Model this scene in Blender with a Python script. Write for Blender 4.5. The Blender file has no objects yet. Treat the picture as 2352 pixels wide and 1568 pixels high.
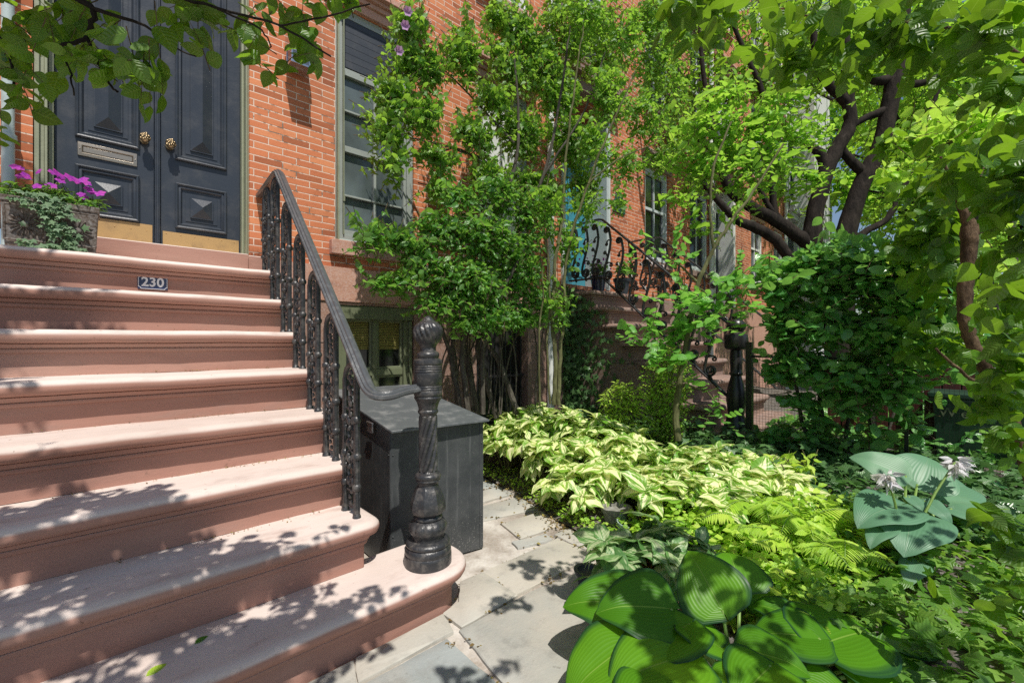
import bpy, bmesh, math, random
import numpy as np
from mathutils import Vector, Matrix
R = math.radians
rng = np.random.default_rng(230)
random.seed(230)
scene = bpy.context.scene
COL = scene.collection

# ------------------------------------------------------------------ camera
CAM_H = 1.205
FPX, HEAD = 1024.0, R(47.27)            # focal length in units of a 2352 px wide frame
FW = (math.cos(HEAD), math.sin(HEAD)); RT = (math.sin(HEAD), -math.cos(HEAD))
def at(x, y, Y=None, X=None, Z=None, D=None):
    """a point of the place seen at (x, y) of a 2352 px frame, on a known plane or at a known depth"""
    c = (x-1176)/FPX; v = (784-y)/FPX
    dx = FW[0]+RT[0]*c; dy = FW[1]+RT[1]*c
    if Y is not None: t = Y/dy
    elif X is not None: t = X/dx
    elif Z is not None: t = (Z-CAM_H)/v
    else: t = D
    return Vector((t*dx, t*dy, CAM_H+v*t))
cd = bpy.data.cameras.new('camera'); cam = bpy.data.objects.new('camera', cd); COL.objects.link(cam)
cam.location = (0, 0, CAM_H); cam.rotation_euler = (R(90), 0, HEAD-R(90))
cd.sensor_width = 36; cd.lens = FPX/2352*36; cd.clip_start = .02; cd.clip_end = 600
scene.camera = cam

# ------------------------------------------------------------------ object helpers
def tag(o, label=None, cat=None, group=None, kind=None):
    if label: o['label'] = label
    if cat: o['category'] = cat
    if group: o['group'] = group
    if kind: o['kind'] = kind
    return o
def thing(name, label, cat, loc=(0,0,0), group=None):
    o = bpy.data.objects.new(name, None); COL.objects.link(o); o.empty_display_size = .05
    o.location = loc
    return tag(o, label, cat, group)
def link(name, me, parent=None):
    o = bpy.data.objects.new(name, me); COL.objects.link(o)
    if parent is not None:
        o.parent = parent
        if parent.type == 'EMPTY': o.matrix_parent_inverse = Matrix.Translation(-Vector(parent.location))
    return o
def copy_tree(o, parent=None):
    c = o.copy(); COL.objects.link(c)
    if parent is not None: c.parent = parent
    for ch in list(o.children): copy_tree(ch, c)
    return c

class MB:
    """collects faces, then links them as one mesh object"""
    def __init__(s): s.v = []; s.f = []; s.mi = []; s.sm = []
    def face(s, pts, smooth=False):
        b = len(s.v); s.v += [tuple(p) for p in pts]; s.f.append(tuple(range(b, b+len(pts)))); s.sm.append(smooth)
    def raw(s, vs, fs, smooth=False):
        b = len(s.v); s.v += [tuple(p) for p in vs]
        for f in fs: s.f.append(tuple(i+b for i in f)); s.sm.append(smooth)
    def box(s, x0, x1, y0, y1, z0, z1):
        v = [(x0,y0,z0),(x1,y0,z0),(x1,y1,z0),(x0,y1,z0),(x0,y0,z1),(x1,y0,z1),(x1,y1,z1),(x0,y1,z1)]
        s.raw(v, [(3,2,1,0),(4,5,6,7),(0,1,5,4),(1,2,6,5),(2,3,7,6),(3,0,4,7)])
    def obox(s, c, ax, ay, az):
        c, ax, ay, az = map(Vector, (c, ax, ay, az))
        v = [c+sx*ax+sy*ay+sz*az for sz in (-1,1) for sx, sy in ((-1,-1),(1,-1),(1,1),(-1,1))]
        s.raw(v, [(3,2,1,0),(4,5,6,7),(0,1,5,4),(1,2,6,5),(2,3,7,6),(3,0,4,7)])
    def tube(s, pts, rad, n=8, cap=True):
        pts = [Vector(p) for p in pts]
        if not hasattr(rad, '__len__'): rad = [rad]*len(pts)
        T = [(pts[min(i+1, len(pts)-1)]-pts[max(i-1, 0)]).normalized() for i in range(len(pts))]
        u = T[0].orthogonal().normalized(); vs = []
        for i, p in enumerate(pts):
            u = (u-T[i]*u.dot(T[i]))
            u = u.normalized() if u.length > 1e-6 else T[i].orthogonal().normalized()
            w = T[i].cross(u)
            for k in range(n):
                a = 2*math.pi*k/n; vs.append(p+(u*math.cos(a)+w*math.sin(a))*rad[i])
        fs = [(i*n+k, i*n+(k+1) % n, (i+1)*n+(k+1) % n, (i+1)*n+k) for i in range(len(pts)-1) for k in range(n)]
        if cap: fs += [tuple(range(n))[::-1], tuple((len(pts)-1)*n+k for k in range(n))]
        s.raw(vs, fs, True)
    def lathe(s, prof, c, n=32, mod=None):
        vs = []
        for z, r in prof:
            for k in range(n):
                a = 2*math.pi*k/n; rr = r if mod is None else mod(z, r, a)
                vs.append((c[0]+rr*math.cos(a), c[1]+rr*math.sin(a), c[2]+z))
        m = len(prof)
        fs = [(i*n+k, i*n+(k+1) % n, (i+1)*n+(k+1) % n, (i+1)*n+k) for i in range(m-1) for k in range(n)]
        fs += [tuple(range(n))[::-1], tuple((m-1)*n+k for k in range(n))]
        s.raw(vs, fs, True)
    def ball(s, c, r, sx=1, sy=1, sz=1, n=8, m=6):
        vs = [(c[0], c[1], c[2]-r*sz)]
        for i in range(1, m):
            t = math.pi*i/m
            for k in range(n):
                a = 2*math.pi*k/n
                vs.append((c[0]+r*sx*math.sin(t)*math.cos(a), c[1]+r*sy*math.sin(t)*math.sin(a), c[2]-r*sz*math.cos(t)))
        vs.append((c[0], c[1], c[2]+r*sz))
        fs = [(0, 1+(k+1) % n, 1+k) for k in range(n)]
        fs += [(1+(i-1)*n+k, 1+(i-1)*n+(k+1) % n, 1+i*n+(k+1) % n, 1+i*n+k) for i in range(1, m-1) for k in range(n)]
        fs += [(1+(m-2)*n+k, 1+(m-2)*n+(k+1) % n, len(vs)-1) for k in range(n)]
        s.raw(vs, fs, True)
    def sweep(s, pts, prof, smooth=False):
        """prof: (side, up) section swept along pts, kept upright"""
        pts = [Vector(p) for p in pts]; vs = []; n = len(prof)
        for i, p in enumerate(pts):
            t = (pts[min(i+1, len(pts)-1)]-pts[max(i-1, 0)]).normalized()
            side = t.cross(Vector((0,0,1))).normalized(); up = side.cross(t)
            for a, b in prof: vs.append(p+side*a+up*b)
        fs = [(i*n+k, i*n+(k+1) % n, (i+1)*n+(k+1) % n, (i+1)*n+k) for i in range(len(pts)-1) for k in range(n)]
        fs += [tuple(range(n))[::-1], tuple((len(pts)-1)*n+k for k in range(n))]
        s.raw(vs, fs, smooth)
    def frame(s, x0, x1, z0, z1, y, prof, fill=None):
        """moulded rectangular frame on a wall facing -y: prof = (inset, proud) from outside in"""
        ring = lambda d, p: [(x0+d, y-p, z0+d), (x1-d, y-p, z0+d), (x1-d, y-p, z1-d), (x0+d, y-p, z1-d)]
        rs = [ring(d, p) for d, p in prof]
        for a, b in zip(rs, rs[1:]):
            for k in range(4): s.face([a[k], a[(k+1) % 4], b[(k+1) % 4], b[k]])
        if fill: s.face(rs[-1])
    def build(s, name, mat, parent=None, bevel=0, sharp=40):
        if name in ('twigs', 'stems') and parent is not None:
            for ch in parent.children:
                if ch.name.split('.')[0] in ('crown', 'foliage', 'fronds'): return s.into(ch, mat)
        me = bpy.data.meshes.new(name); me.from_pydata(s.v, [], s.f)
        bm = bmesh.new(); bm.from_mesh(me)
        bmesh.ops.remove_doubles(bm, verts=bm.verts, dist=1e-5)
        bmesh.ops.recalc_face_normals(bm, faces=bm.faces); bm.to_mesh(me); bm.free()
        me.polygons.foreach_set('use_smooth', [True]*len(me.polygons)); me.set_sharp_from_angle(angle=R(sharp))
        me.materials.append(mat); o = link(name, me, parent)
        if bevel:
            m = o.modifiers.new('bevel', 'BEVEL'); m.width = bevel; m.segments = 2; m.limit_method = 'ANGLE'; m.angle_limit = R(40)
            m.harden_normals = False
        return o
    def into(s, leafob, mat):
        """fine twigs belong to the foliage they carry: one mesh, a second material"""
        me = bpy.data.meshes.new('twigs'); me.from_pydata(s.v, [], s.f); me.polygons.foreach_set('use_smooth', [True]*len(me.polygons))
        me.polygons.foreach_set('material_index', [1]*len(me.polygons))
        bm = bmesh.new(); bm.from_mesh(leafob.data); bm.from_mesh(me); bm.to_mesh(leafob.data); bm.free(); bpy.data.meshes.remove(me)
        leafob.data.materials.append(mat); return leafob
def glyph(ch, size, depth=.0015, bold=0.0):
    """one character as a mesh in the x-z plane facing -y, centred on the origin"""
    cu = bpy.data.curves.new('glyph', 'FONT'); cu.body = ch; cu.size = size; cu.extrude = depth; cu.offset = bold
    cu.align_x = 'CENTER'; cu.align_y = 'CENTER'
    ob = bpy.data.objects.new('glyph', cu); COL.objects.link(ob)
    dg = bpy.context.evaluated_depsgraph_get(); me = bpy.data.meshes.new_from_object(ob.evaluated_get(dg))
    vs = [(v.co.x, -v.co.z, v.co.y) for v in me.vertices]; fs = [tuple(p.vertices) for p in me.polygons]
    bpy.data.objects.remove(ob); bpy.data.curves.remove(cu); bpy.data.meshes.remove(me)
    return vs, fs

# ------------------------------------------------------------------ materials
class NT:
    def __init__(s, name):
        s.m = bpy.data.materials.new(name); s.m.use_nodes = True; s.t = s.m.node_tree; s.t.nodes.clear()
        s.out = s.n('ShaderNodeOutputMaterial')
    def n(s, t, **kw):
        nd = s.t.nodes.new(t)
        for k, v in kw.items():
            if hasattr(nd, k): setattr(nd, k, v)
        return nd
    def l(s, a, b): s.t.links.new(a, b)
    def val(s, sock, v):
        if hasattr(v, 'is_output'): s.l(v, sock)
        else: sock.default_value = v
    def math(s, op, a, b=None, clamp=False):
        nd = s.n('ShaderNodeMath', operation=op, use_clamp=clamp); s.val(nd.inputs[0], a)
        if b is not None: s.val(nd.inputs[1], b)
        return nd.outputs[0]
    def mix(s, f, a, b, bt='MIX'):
        nd = s.n('ShaderNodeMix', data_type='RGBA', blend_type=bt, clamp_factor=True)
        s.val(nd.inputs[0], f); s.val(nd.inputs[6], col(a)); s.val(nd.inputs[7], col(b)); return nd.outputs[2]
    def ramp(s, f, stops):
        nd = s.n('ShaderNodeValToRGB'); e = nd.color_ramp.elements
        while len(e) < len(stops): e.new(.5)
        for i, (p, c) in enumerate(stops): e[i].position = p; e[i].color = col(c)
        s.l(f, nd.inputs[0]); return nd.outputs[0]
    def step(s, f, lo, hi):
        nd = s.n('ShaderNodeMapRange', interpolation_type='SMOOTHSTEP'); s.val(nd.inputs[0], f)
        nd.inputs[1].default_value = lo; nd.inputs[2].default_value = hi; return nd.outputs[0]
    def obj(s): return s.n('ShaderNodeTexCoord').outputs['Object']
    def uv(s): return s.n('ShaderNodeTexCoord').outputs['UV']
    def noise(s, vec, scale, detail=4, rough=.55, stretch=None, out=0):
        if stretch:
            mp = s.n('ShaderNodeMapping'); s.l(vec, mp.inputs[0]); mp.inputs[3].default_value = stretch; vec = mp.outputs[0]
        nd = s.n('ShaderNodeTexNoise'); s.l(vec, nd.inputs['Vector']); nd.inputs['Scale'].default_value = scale
        nd.inputs['Detail'].default_value = detail; nd.inputs['Roughness'].default_value = rough
        return nd.outputs[out]
    def bump(s, h, dist, strength=1.0, normal=None):
        nd = s.n('ShaderNodeBump'); s.l(h, nd.inputs['Height']); nd.inputs['Distance'].default_value = dist
        nd.inputs['Strength'].default_value = strength
        if normal is not None: s.l(normal, nd.inputs['Normal'])
        return nd.outputs[0]
    def bsdf(s, c, rough=.6, metal=0.0, spec=.5, normal=None, coat=0.0):
        p = s.n('ShaderNodeBsdfPrincipled'); s.val(p.inputs['Base Color'], col(c)); s.val(p.inputs['Roughness'], rough)
        s.val(p.inputs['Metallic'], metal); p.inputs['Specular IOR Level'].default_value = spec
        p.inputs['Coat Weight'].default_value = coat; p.inputs['Coat Roughness'].default_value = .15
        if normal is not None: s.l(normal, p.inputs['Normal'])
        return p.outputs[0]
    def done(s, sh): s.l(sh, s.out.inputs['Surface']); return s.m
def col(c):
    if hasattr(c, 'is_output'): return c
    return tuple(c)+(1.0,) if len(c) == 3 else tuple(c)

def stone(name, c1, c2, c3, big=1.6, fine=60, bump=.004, rough=.85, stain=(.12,.08,.07), streak=(1,1,1), amount=.5):
    t = NT(name); o = t.obj(); a = t.noise(o, big, 5, .6, streak); b = t.noise(o, fine, 3, .7); d = t.noise(o, big*5, 4, .6, streak)
    c = t.ramp(a, [(.3, c1), (.5, c2), (.72, c3)])
    c = t.mix(t.math('MULTIPLY', t.step(d, .52, .75), amount), c, stain)
    c = t.mix(t.step(b, .3, .75), c, t.mix(.18, c, (1,1,1)), 'MIX')
    n = t.bump(b, bump*.35, .7); n = t.bump(d, bump, .6, n)
    return t.done(t.bsdf(c, rough, spec=.3, normal=n))
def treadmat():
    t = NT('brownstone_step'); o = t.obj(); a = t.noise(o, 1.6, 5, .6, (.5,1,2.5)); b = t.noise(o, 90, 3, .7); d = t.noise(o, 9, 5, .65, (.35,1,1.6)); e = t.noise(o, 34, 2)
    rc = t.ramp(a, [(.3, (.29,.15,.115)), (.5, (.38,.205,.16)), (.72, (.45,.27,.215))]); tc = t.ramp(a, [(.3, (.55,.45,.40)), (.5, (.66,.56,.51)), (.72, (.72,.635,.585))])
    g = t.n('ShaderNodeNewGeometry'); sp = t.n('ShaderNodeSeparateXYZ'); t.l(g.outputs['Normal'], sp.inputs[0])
    c = t.mix(t.step(t.math('ADD', sp.outputs[2], t.math('MULTIPLY', t.math('SUBTRACT', d, .5), .35)), .12, .62), rc, tc)  # upward faces paler than risers: sunlight put into the colour by normal
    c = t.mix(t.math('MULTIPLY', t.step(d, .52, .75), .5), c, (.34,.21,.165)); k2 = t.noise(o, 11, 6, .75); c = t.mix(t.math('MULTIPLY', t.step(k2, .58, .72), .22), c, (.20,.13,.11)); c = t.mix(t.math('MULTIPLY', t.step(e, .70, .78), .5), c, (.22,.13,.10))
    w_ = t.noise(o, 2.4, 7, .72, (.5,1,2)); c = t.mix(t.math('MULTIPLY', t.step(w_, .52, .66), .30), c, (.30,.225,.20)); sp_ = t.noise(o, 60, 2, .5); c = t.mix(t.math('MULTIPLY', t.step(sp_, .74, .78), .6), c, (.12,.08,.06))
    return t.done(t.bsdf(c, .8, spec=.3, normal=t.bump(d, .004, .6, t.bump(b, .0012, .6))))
def paint(name, c, rough=.4, dirt=(.03,.03,.03), amt=.35, bump=.0015, metal=0.0, spec=.5, scale=9, coat=0.0):
    t = NT(name); o = t.obj(); a = t.noise(o, scale, 5, .65); b = t.noise(o, 90, 2)
    k = t.mix(t.math('MULTIPLY', t.step(a, .45, .75), amt), c, dirt)
    r = t.math('ADD', t.math('MULTIPLY', a, .25), rough-.12)
    return t.done(t.bsdf(k, r, metal, spec, t.bump(b, bump, .5), coat))
def brick(name, c1, c2, c3, mortar, bw=.2, rh=.052, ms=.0032, bump=.006):
    t = NT(name); sp = t.n('ShaderNodeSeparateXYZ'); o = t.obj(); t.l(o, sp.inputs[0])
    wob = t.noise(o, 3.0, 2); wz = t.math('ADD', sp.outputs[2], t.math('MULTIPLY', t.math('SUBTRACT', wob, .5), .012))
    cb = t.n('ShaderNodeCombineXYZ'); t.l(t.math('ADD', sp.outputs[0], sp.outputs[1]), cb.inputs[0]); t.l(wz, cb.inputs[1])
    b = t.n('ShaderNodeTexBrick'); t.l(cb.outputs[0], b.inputs['Vector']); b.offset = .5
    for k, v in (('Scale', 1), ('Mortar Size', ms), ('Mortar Smooth', .25), ('Bias', -.1), ('Brick Width', bw), ('Row Height', rh)): b.inputs[k].default_value = v
    b.inputs['Color1'].default_value = (0,0,0,1); b.inputs['Color2'].default_value = (1,1,1,1); b.inputs['Mortar'].default_value = (.5,.5,.5,1)
    big = t.noise(o, 1.1, 4, .6); fine = t.noise(o, 55, 4, .7); mid = t.noise(o, 11, 4, .65)
    sep = t.n('ShaderNodeSeparateColor'); t.l(b.outputs['Color'], sep.inputs[0])
    c = t.ramp(sep.outputs[0], [(.0, tuple(.72*x for x in c2)), (.15, c1), (.45, c2), (.75, c3), (.9, tuple(.8*x for x in c2)), (1.0, (.30,.115,.085))])
    c = t.mix(t.math('MULTIPLY', t.step(mid, .5, .8), .45), c, tuple(.42*x for x in c1))
    c = t.mix(t.math('MULTIPLY', t.step(big, .35, .75), .3), c, c3); so_ = t.noise(o, .7, 6, .7, (1,1,.4)); c = t.mix(t.math('MULTIPLY', t.step(so_, .48, .66), .5), c, (.22,.085,.055))
    fac = b.outputs['Fac']
    gap = t.math('MULTIPLY', fac, t.math('ADD', .35, t.math('MULTIPLY', mid, 1.1), True))
    c = t.mix(gap, c, t.mix(t.step(mid, .52, .60), mortar, tuple(.3*x for x in mortar)))
    h = t.math('SUBTRACT', t.math('MULTIPLY', fine, .35), fac)
    return t.done(t.bsdf(c, .88, spec=.25, normal=t.bump(h, bump, .8)))
def leafmat(name, dark, mid, light, trans=.4, rough=.38, tcol=None, rib=None, ribw=.05, edge=None, streaks=None, veins=0, back=.35, spec=.5, ns=9):
    """leaf with a colour of its own per leaf, a lighter rib, a light-passing blade; edge / streaks = variegation"""
    t = NT(name); at_ = t.n('ShaderNodeAttribute', attribute_name='lr'); f = at_.outputs['Fac']
    uvn = t.n('ShaderNodeSeparateXYZ'); t.l(t.uv(), uvn.inputs[0]); u, v = uvn.outputs[0], uvn.outputs[1]
    a = t.math('ABSOLUTE', t.math('MULTIPLY', t.math('SUBTRACT', u, .5), 2))
    c = t.ramp(f, [(0, dark), (.5, mid), (1, light)]); o = t.obj()
    mot = t.noise(o, 14, 3); c = t.mix(t.math('MULTIPLY', mot, .35), c, dark)
    cb = t.n('ShaderNodeCombineXYZ'); t.l(t.math('MULTIPLY', u, 1), cb.inputs[0]); t.l(t.math('MULTIPLY', v, .16), cb.inputs[1]); t.l(t.math('MULTIPLY', f, 37), cb.inputs[2])
    if edge is not None:
        w = t.noise(cb.outputs[0], ns, 3); k = t.step(t.math('ADD', a, t.math('MULTIPLY', t.math('SUBTRACT', w, .5), .5)), .74, .98)
        c = t.mix(k, c, edge)
    if streaks is not None:
        w = t.noise(cb.outputs[0], ns, 3, .7); k = t.step(t.math('ADD', t.math('SUBTRACT', w, t.math('MULTIPLY', a, .16)), t.math('MULTIPLY', t.math('SUBTRACT', f, .5), .12)), .38, .50); c = t.mix(k, c, streaks)
    if rib is not None: c = t.mix(t.step(a, ribw, ribw*.3), c, rib)
    nrm = None
    if veins:
        wv = t.math('SINE', t.math('MULTIPLY', a, veins)); nrm = t.bump(wv, .0005, .5); c = t.mix(t.math('MULTIPLY', t.step(wv, .3, 1.0), .22), c, dark)
    else:
        side = t.math('SINE', t.math('MULTIPLY', t.math('SUBTRACT', v, t.math('MULTIPLY', a, .22)), 44)); nrm = t.bump(side, .0009, .6)
    geo = t.n('ShaderNodeNewGeometry'); cbk = t.mix(back, c, t.mix(.5, c, (.32,.42,.16)))
    c2 = t.mix(geo.outputs['Backfacing'], c, cbk)
    p = t.bsdf(c2, rough, spec=spec, normal=nrm)
    tr = t.n('ShaderNodeBsdfTranslucent'); t.l(t.mix(.55, t.mix(1.0, c, (2.0,2.0,1.6), 'MULTIPLY'), tcol or (.42,.55,.04)), tr.inputs[0])
    mx = t.n('ShaderNodeMixShader'); mx.inputs[0].default_value = trans; t.l(p, mx.inputs[1]); t.l(tr.outputs[0], mx.inputs[2])
    return t.done(mx.outputs[0])
def bark(name, c1, c2, scale=14, bump=.012):
    t = NT(name); o = t.obj(); a = t.noise(o, scale, 6, .7, (1,1,.3)); b = t.noise(o, scale*5, 4, .7, (1,1,.4))
    c = t.mix(t.step(a, .35, .65), c1, c2); c = t.mix(t.math('MULTIPLY', t.step(b, .5, .7), .6), c, tuple(x*.4 for x in c1))
    li = t.noise(o, scale*.8, 3, .6); c = t.mix(t.math('MULTIPLY', t.step(li, .6, .72), .45), c, tuple(x*2.2+.01 for x in c2))
    n = t.bump(b, bump*.5, 1.0); n = t.bump(a, bump*1.4, 1.0, n); return t.done(t.bsdf(c, .9, spec=.2, normal=n))
def glass(name, c, rough=.06, cloud=.5, spec=.8):
    t = NT(name); o = t.obj(); a = t.noise(o, 2.2, 5, .6, (1,1,.5)); k = t.mix(t.step(a, .3, .75), c, tuple(x*(1-cloud) for x in c))
    return t.done(t.bsdf(k, t.math('ADD', t.math('MULTIPLY', a, .12), rough), spec=spec))

M = {}
M['brick'] = brick('orange_brick', (.66,.22,.10), (.52,.16,.075), (.72,.275,.13), (.80,.64,.52), ms=.0042)
M['brick_far'] = brick('red_brick', (.60,.185,.08), (.46,.13,.06), (.64,.22,.10), (.72,.58,.46), ms=.0048)
M['brown'] = stone('brownstone', (.40,.19,.125), (.47,.235,.16), (.53,.29,.205), 1.5, 70, .0035, .85, (.27,.125,.085), (1,1,2.5), .55)
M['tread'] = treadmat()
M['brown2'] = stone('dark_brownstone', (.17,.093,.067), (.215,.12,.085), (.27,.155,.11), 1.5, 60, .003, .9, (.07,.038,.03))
M['brownbase'] = stone('basement_brownstone', (.22,.11,.075), (.27,.14,.095), (.33,.18,.125), 1.4, 60, .003, .9, (.11,.06,.045))
M['iron'] = paint('black_iron', (.018,.018,.02), .32, (.06,.045,.035), .5, .002, 0, .6, 30)
M['post'] = paint('worn_black_paint', (.028,.029,.032), .38, (.15,.135,.12), .7, .004, 0, .6, 26)
def sheetmat():
    t = NT('black_sheet_metal'); o = t.obj(); a = t.noise(o, 30, 4, .6, (1,1,.06)); b = t.noise(o, 5, 5, .65); e = t.noise(o, 140, 2); sp = t.n('ShaderNodeSeparateXYZ'); t.l(o, sp.inputs[0])
    c = t.mix(t.step(b, .35, .7), (.045,.05,.053), (.075,.08,.082)); c = t.mix(t.math('MULTIPLY', t.step(a, .56, .72), .5), c, (.17,.175,.175))
    lo = t.step(sp.outputs[2], .35, .0); c = t.mix(t.math('MULTIPLY', t.step(e, .62, .7), t.math('ADD', .12, t.math('MULTIPLY', lo, .6))), c, (.36,.35,.33))
    return t.done(t.bsdf(c, t.math('ADD', .3, t.math('MULTIPLY', b, .2)), spec=.5, normal=t.bump(b, .004, .4)))
M['sheet'] = sheetmat()
M['railtop'] = paint('highlight_rail_paint', (.075,.08,.085), .27, (.16,.165,.165), .6, .002, 0, .7, 30)  # paler than the post paint: the handrail's highlights put into its colour
_ = (lambda *a: None)('black_sheet_metal', (.05,.055,.057), .34, (.13,.13,.125), .6, .002, 0, .5, 6)
M['lid'] = paint('scuffed_lid', (.10,.11,.115), .38, (.34,.34,.33), .5, .002, 0, .5, 10)
M['door'] = paint('black_door_paint', (.034,.042,.056), .36, (.075,.078,.085), .5, .001, 0, .5, 9)
M['olive'] = paint('olive_paint', (.28,.30,.205), .5, (.15,.16,.10), .4)
M['greenwood'] = paint('green_window_paint', (.15,.17,.10), .5, (.08,.09,.05), .4)
M['sash'] = paint('grey_green_sash', (.32,.35,.325), .5, (.2,.22,.2), .4)
M['kick'] = paint('weathered_brass', (.52,.33,.14), .45, (.26,.17,.09), .7, .0008, .25, .5, 7)
M['bronze'] = paint('bronze', (.36,.27,.16), .3, (.1,.07,.04), .6, .002, .85, .5, 60)
M['slot'] = paint('pewter', (.34,.30,.25), .35, (.2,.15,.1), .5, .001, .7)
M['pipe'] = paint('pale_pipe_paint', (.42,.50,.50), .45, (.25,.3,.28), .5)
M['screen'] = glass('screened_glass', (.15,.185,.19), .07, .6, .6)
M['darkglass'] = glass('dark_glass', (.012,.014,.014), .03, .3, .9)
M['blueglass'] = glass('sky_lit_glass', (.10,.12,.16), .04, .6, .9)
M['board'] = paint('dark_board', (.035,.042,.055), .5, (.07,.07,.08), .5)
M['white'] = paint('white_paint', (.74,.75,.73), .45, (.5,.5,.48), .4)
M['paleblue'] = paint('pale_grey_paint', (.52,.57,.57), .5, (.36,.4,.4), .4)
M['turq'] = paint('turquoise_door', (.05,.26,.34), .35, (.035,.18,.24), .4)
M['greystone'] = stone('pale_stucco', (.46,.47,.48), (.55,.55,.55), (.62,.61,.6), 1.2, 50, .002, .85, (.35,.35,.36))
M['navy'] = paint('navy_enamel', (.012,.02,.085), .2, (.03,.05,.14), .4, .0008, 0, .6, 40, .5)
M['enamel'] = paint('white_enamel', (.78,.79,.80), .25, (.6,.6,.6), .3, .0004)
M['chrome'] = paint('polished_metal', (.6,.62,.66), .14, (.3,.3,.32), .5, .0006, .95)
M['planter'] = stone('rusty_cast_planter', (.05,.035,.025), (.08,.052,.035), (.13,.08,.048), 4, 60, .003, .7, (.08,.06,.045))
M['terracotta'] = stone('terracotta', (.42,.14,.07), (.48,.17,.085), (.55,.22,.12), 6, 60, .0015, .8, (.3,.12,.07))
M['greypot'] = stone('grey_pot', (.13,.13,.11), (.17,.165,.14), (.22,.21,.18), 5, 50, .001, .7, (.08,.08,.07))
M['trough'] = paint('pale_green_plastic', (.30,.40,.36), .4, (.2,.27,.24), .5)
M['soil'] = stone('dark_soil', (.035,.024,.016), (.06,.042,.028), (.10,.075,.05), 6, 40, .03, .95, (.02,.015,.01))
M['ground'] = stone('yard_ground', (.08,.075,.06), (.12,.11,.09), (.17,.155,.13), .6, 12, .02, .95, (.05,.06,.03))
M['mortar'] = stone('pale_mortar', (.20,.16,.12), (.34,.29,.24), (.60,.56,.50), 3, 60, .004, .95, (.16,.125,.09), amount=.8)
M['slab'] = None
def slabmat():
    t = NT('flagstone'); o = t.obj(); f = t.n('ShaderNodeAttribute', attribute_name='lr').outputs['Fac']
    a = t.noise(o, 2.6, 6, .65); b = t.noise(o, 70, 3, .7); d = t.noise(o, 9, 5, .7)
    c = t.ramp(f, [(0, (.30,.335,.335)), (.35, (.40,.40,.37)), (.7, (.46,.435,.375)), (1, (.34,.36,.345))])
    c = t.mix(t.math('MULTIPLY', t.step(a, .35, .7), .6), c, (.50,.45,.38)); c = t.mix(t.math('MULTIPLY', t.step(d, .5, .72), .5), c, (.23,.225,.205)); e = t.noise(o, 28, 5, .75); c = t.mix(t.math('MULTIPLY', t.step(e, .6, .72), .5), c, (.16,.15,.13)); g_ = t.noise(o, 1.1, 4); c = t.mix(t.math('MULTIPLY', t.step(g_, .45, .7), .4), c, (.52,.45,.36))
    c = t.mix(t.math('MULTIPLY', t.step(b, .55, .8), .25), c, (.65,.62,.57))
    return t.done(t.bsdf(c, .8, spec=.3, normal=t.bump(d, .005, .7, t.bump(b, .0016, .7))))
M['slab'] = slabmat()
M['bamboo'] = None
def bamboo():
    t = NT('bamboo_blind'); o = t.obj(); sp = t.n('ShaderNodeSeparateXYZ'); t.l(o, sp.inputs[0])
    w = t.math('SINE', t.math('MULTIPLY', sp.outputs[2], 420)); a = t.noise(o, 30, 3, .6, (.3,1,6))
    c = t.mix(a, (.20,.17,.035), (.42,.37,.10)); c = t.mix(t.step(w, .1, -.7), c, (.05,.045,.012))
    return t.done(t.bsdf(c, .5, normal=t.bump(w, .003, .7)))
M['bamboo'] = bamboo()
M['bark'] = bark('dark_bark', (.014,.011,.009), (.036,.028,.022))
M['bark2'] = bark('brown_bark', (.05,.032,.02), (.15,.10,.06), 26, .010)
M['stem'] = bark('green_stem', (.085,.085,.036), (.17,.17,.08), 25, .003)
M['greystem'] = bark('grey_stem', (.06,.052,.042), (.12,.108,.088), 20, .005)
M['twig'] = bark('twig', (.09,.065,.04), (.16,.12,.07), 30, .002)
M['petiole'] = paint('petiole_green', (.20,.33,.07), .45, (.13,.2,.05), .4)
# leaves
M['l_big'] = leafmat('broad_leaf', (.03,.095,.008), (.075,.19,.012), (.18,.36,.025), .40, .38, (.38,.62,.02), (.16,.25,.05), .05)
M['l_hib'] = leafmat('toothed_leaf', (0.04,0.14,0.018), (0.12,0.31,0.03), (0.33,0.55,0.09), 0.42, .36, (0.55,0.85,0.08), (.14,.26,.05), .05)
M['l_gloss'] = leafmat('glossy_leaf', (0.035,0.13,0.02), (0.1,0.28,0.04), (0.25,0.48,0.1), 0.42, .27, (0.42,0.75,0.08), (.15,.28,.07), .04, spec=.6)
M['l_hedge'] = leafmat('hedge_leaf', (.05,.20,.05), (.13,.36,.08), (.30,.55,.16), .34, .25, (.4,.72,.1), (.2,.36,.1), .05, spec=.8)
M['l_tree'] = leafmat('tree_leaf', (0.08,0.21,0.02), (0.18,0.38,0.035), (0.34,0.58,0.07), 0.46, .45, (0.6,0.9,0.08))
M['l_far'] = leafmat('far_leaf', (0.13,0.28,0.03), (0.21,0.42,0.045), (0.34,0.58,0.08), 0.55, .5, (0.65,0.92,0.1))
M['l_sap'] = leafmat('heart_leaf', (0.1,0.3,0.05), (0.16,0.4,0.07), (0.24,0.5,0.1), 0.42, .34, (0.45,0.82,0.12), (.18,.32,.09), .04)
M['l_young'] = leafmat('young_tree_leaf', (0.06,0.19,0.022), (0.14,0.34,0.035), (0.31,0.53,0.08), 0.44, .4, (0.55,0.85,0.08))
M['l_ivy'] = leafmat('ivy_leaf', (0.025,0.1,0.04), (0.05,0.16,0.055), (0.1,0.26,0.07), 0.28, .28, (0.25,0.5,0.1), (.09,.17,.08), .08, spec=.6)
M['l_ivypale'] = leafmat('pale_edged_ivy_leaf', (.05,.13,.07), (.09,.19,.11), (.14,.25,.13), .25, .4, (.3,.45,.15), None, .05, (.50,.55,.30))
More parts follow.
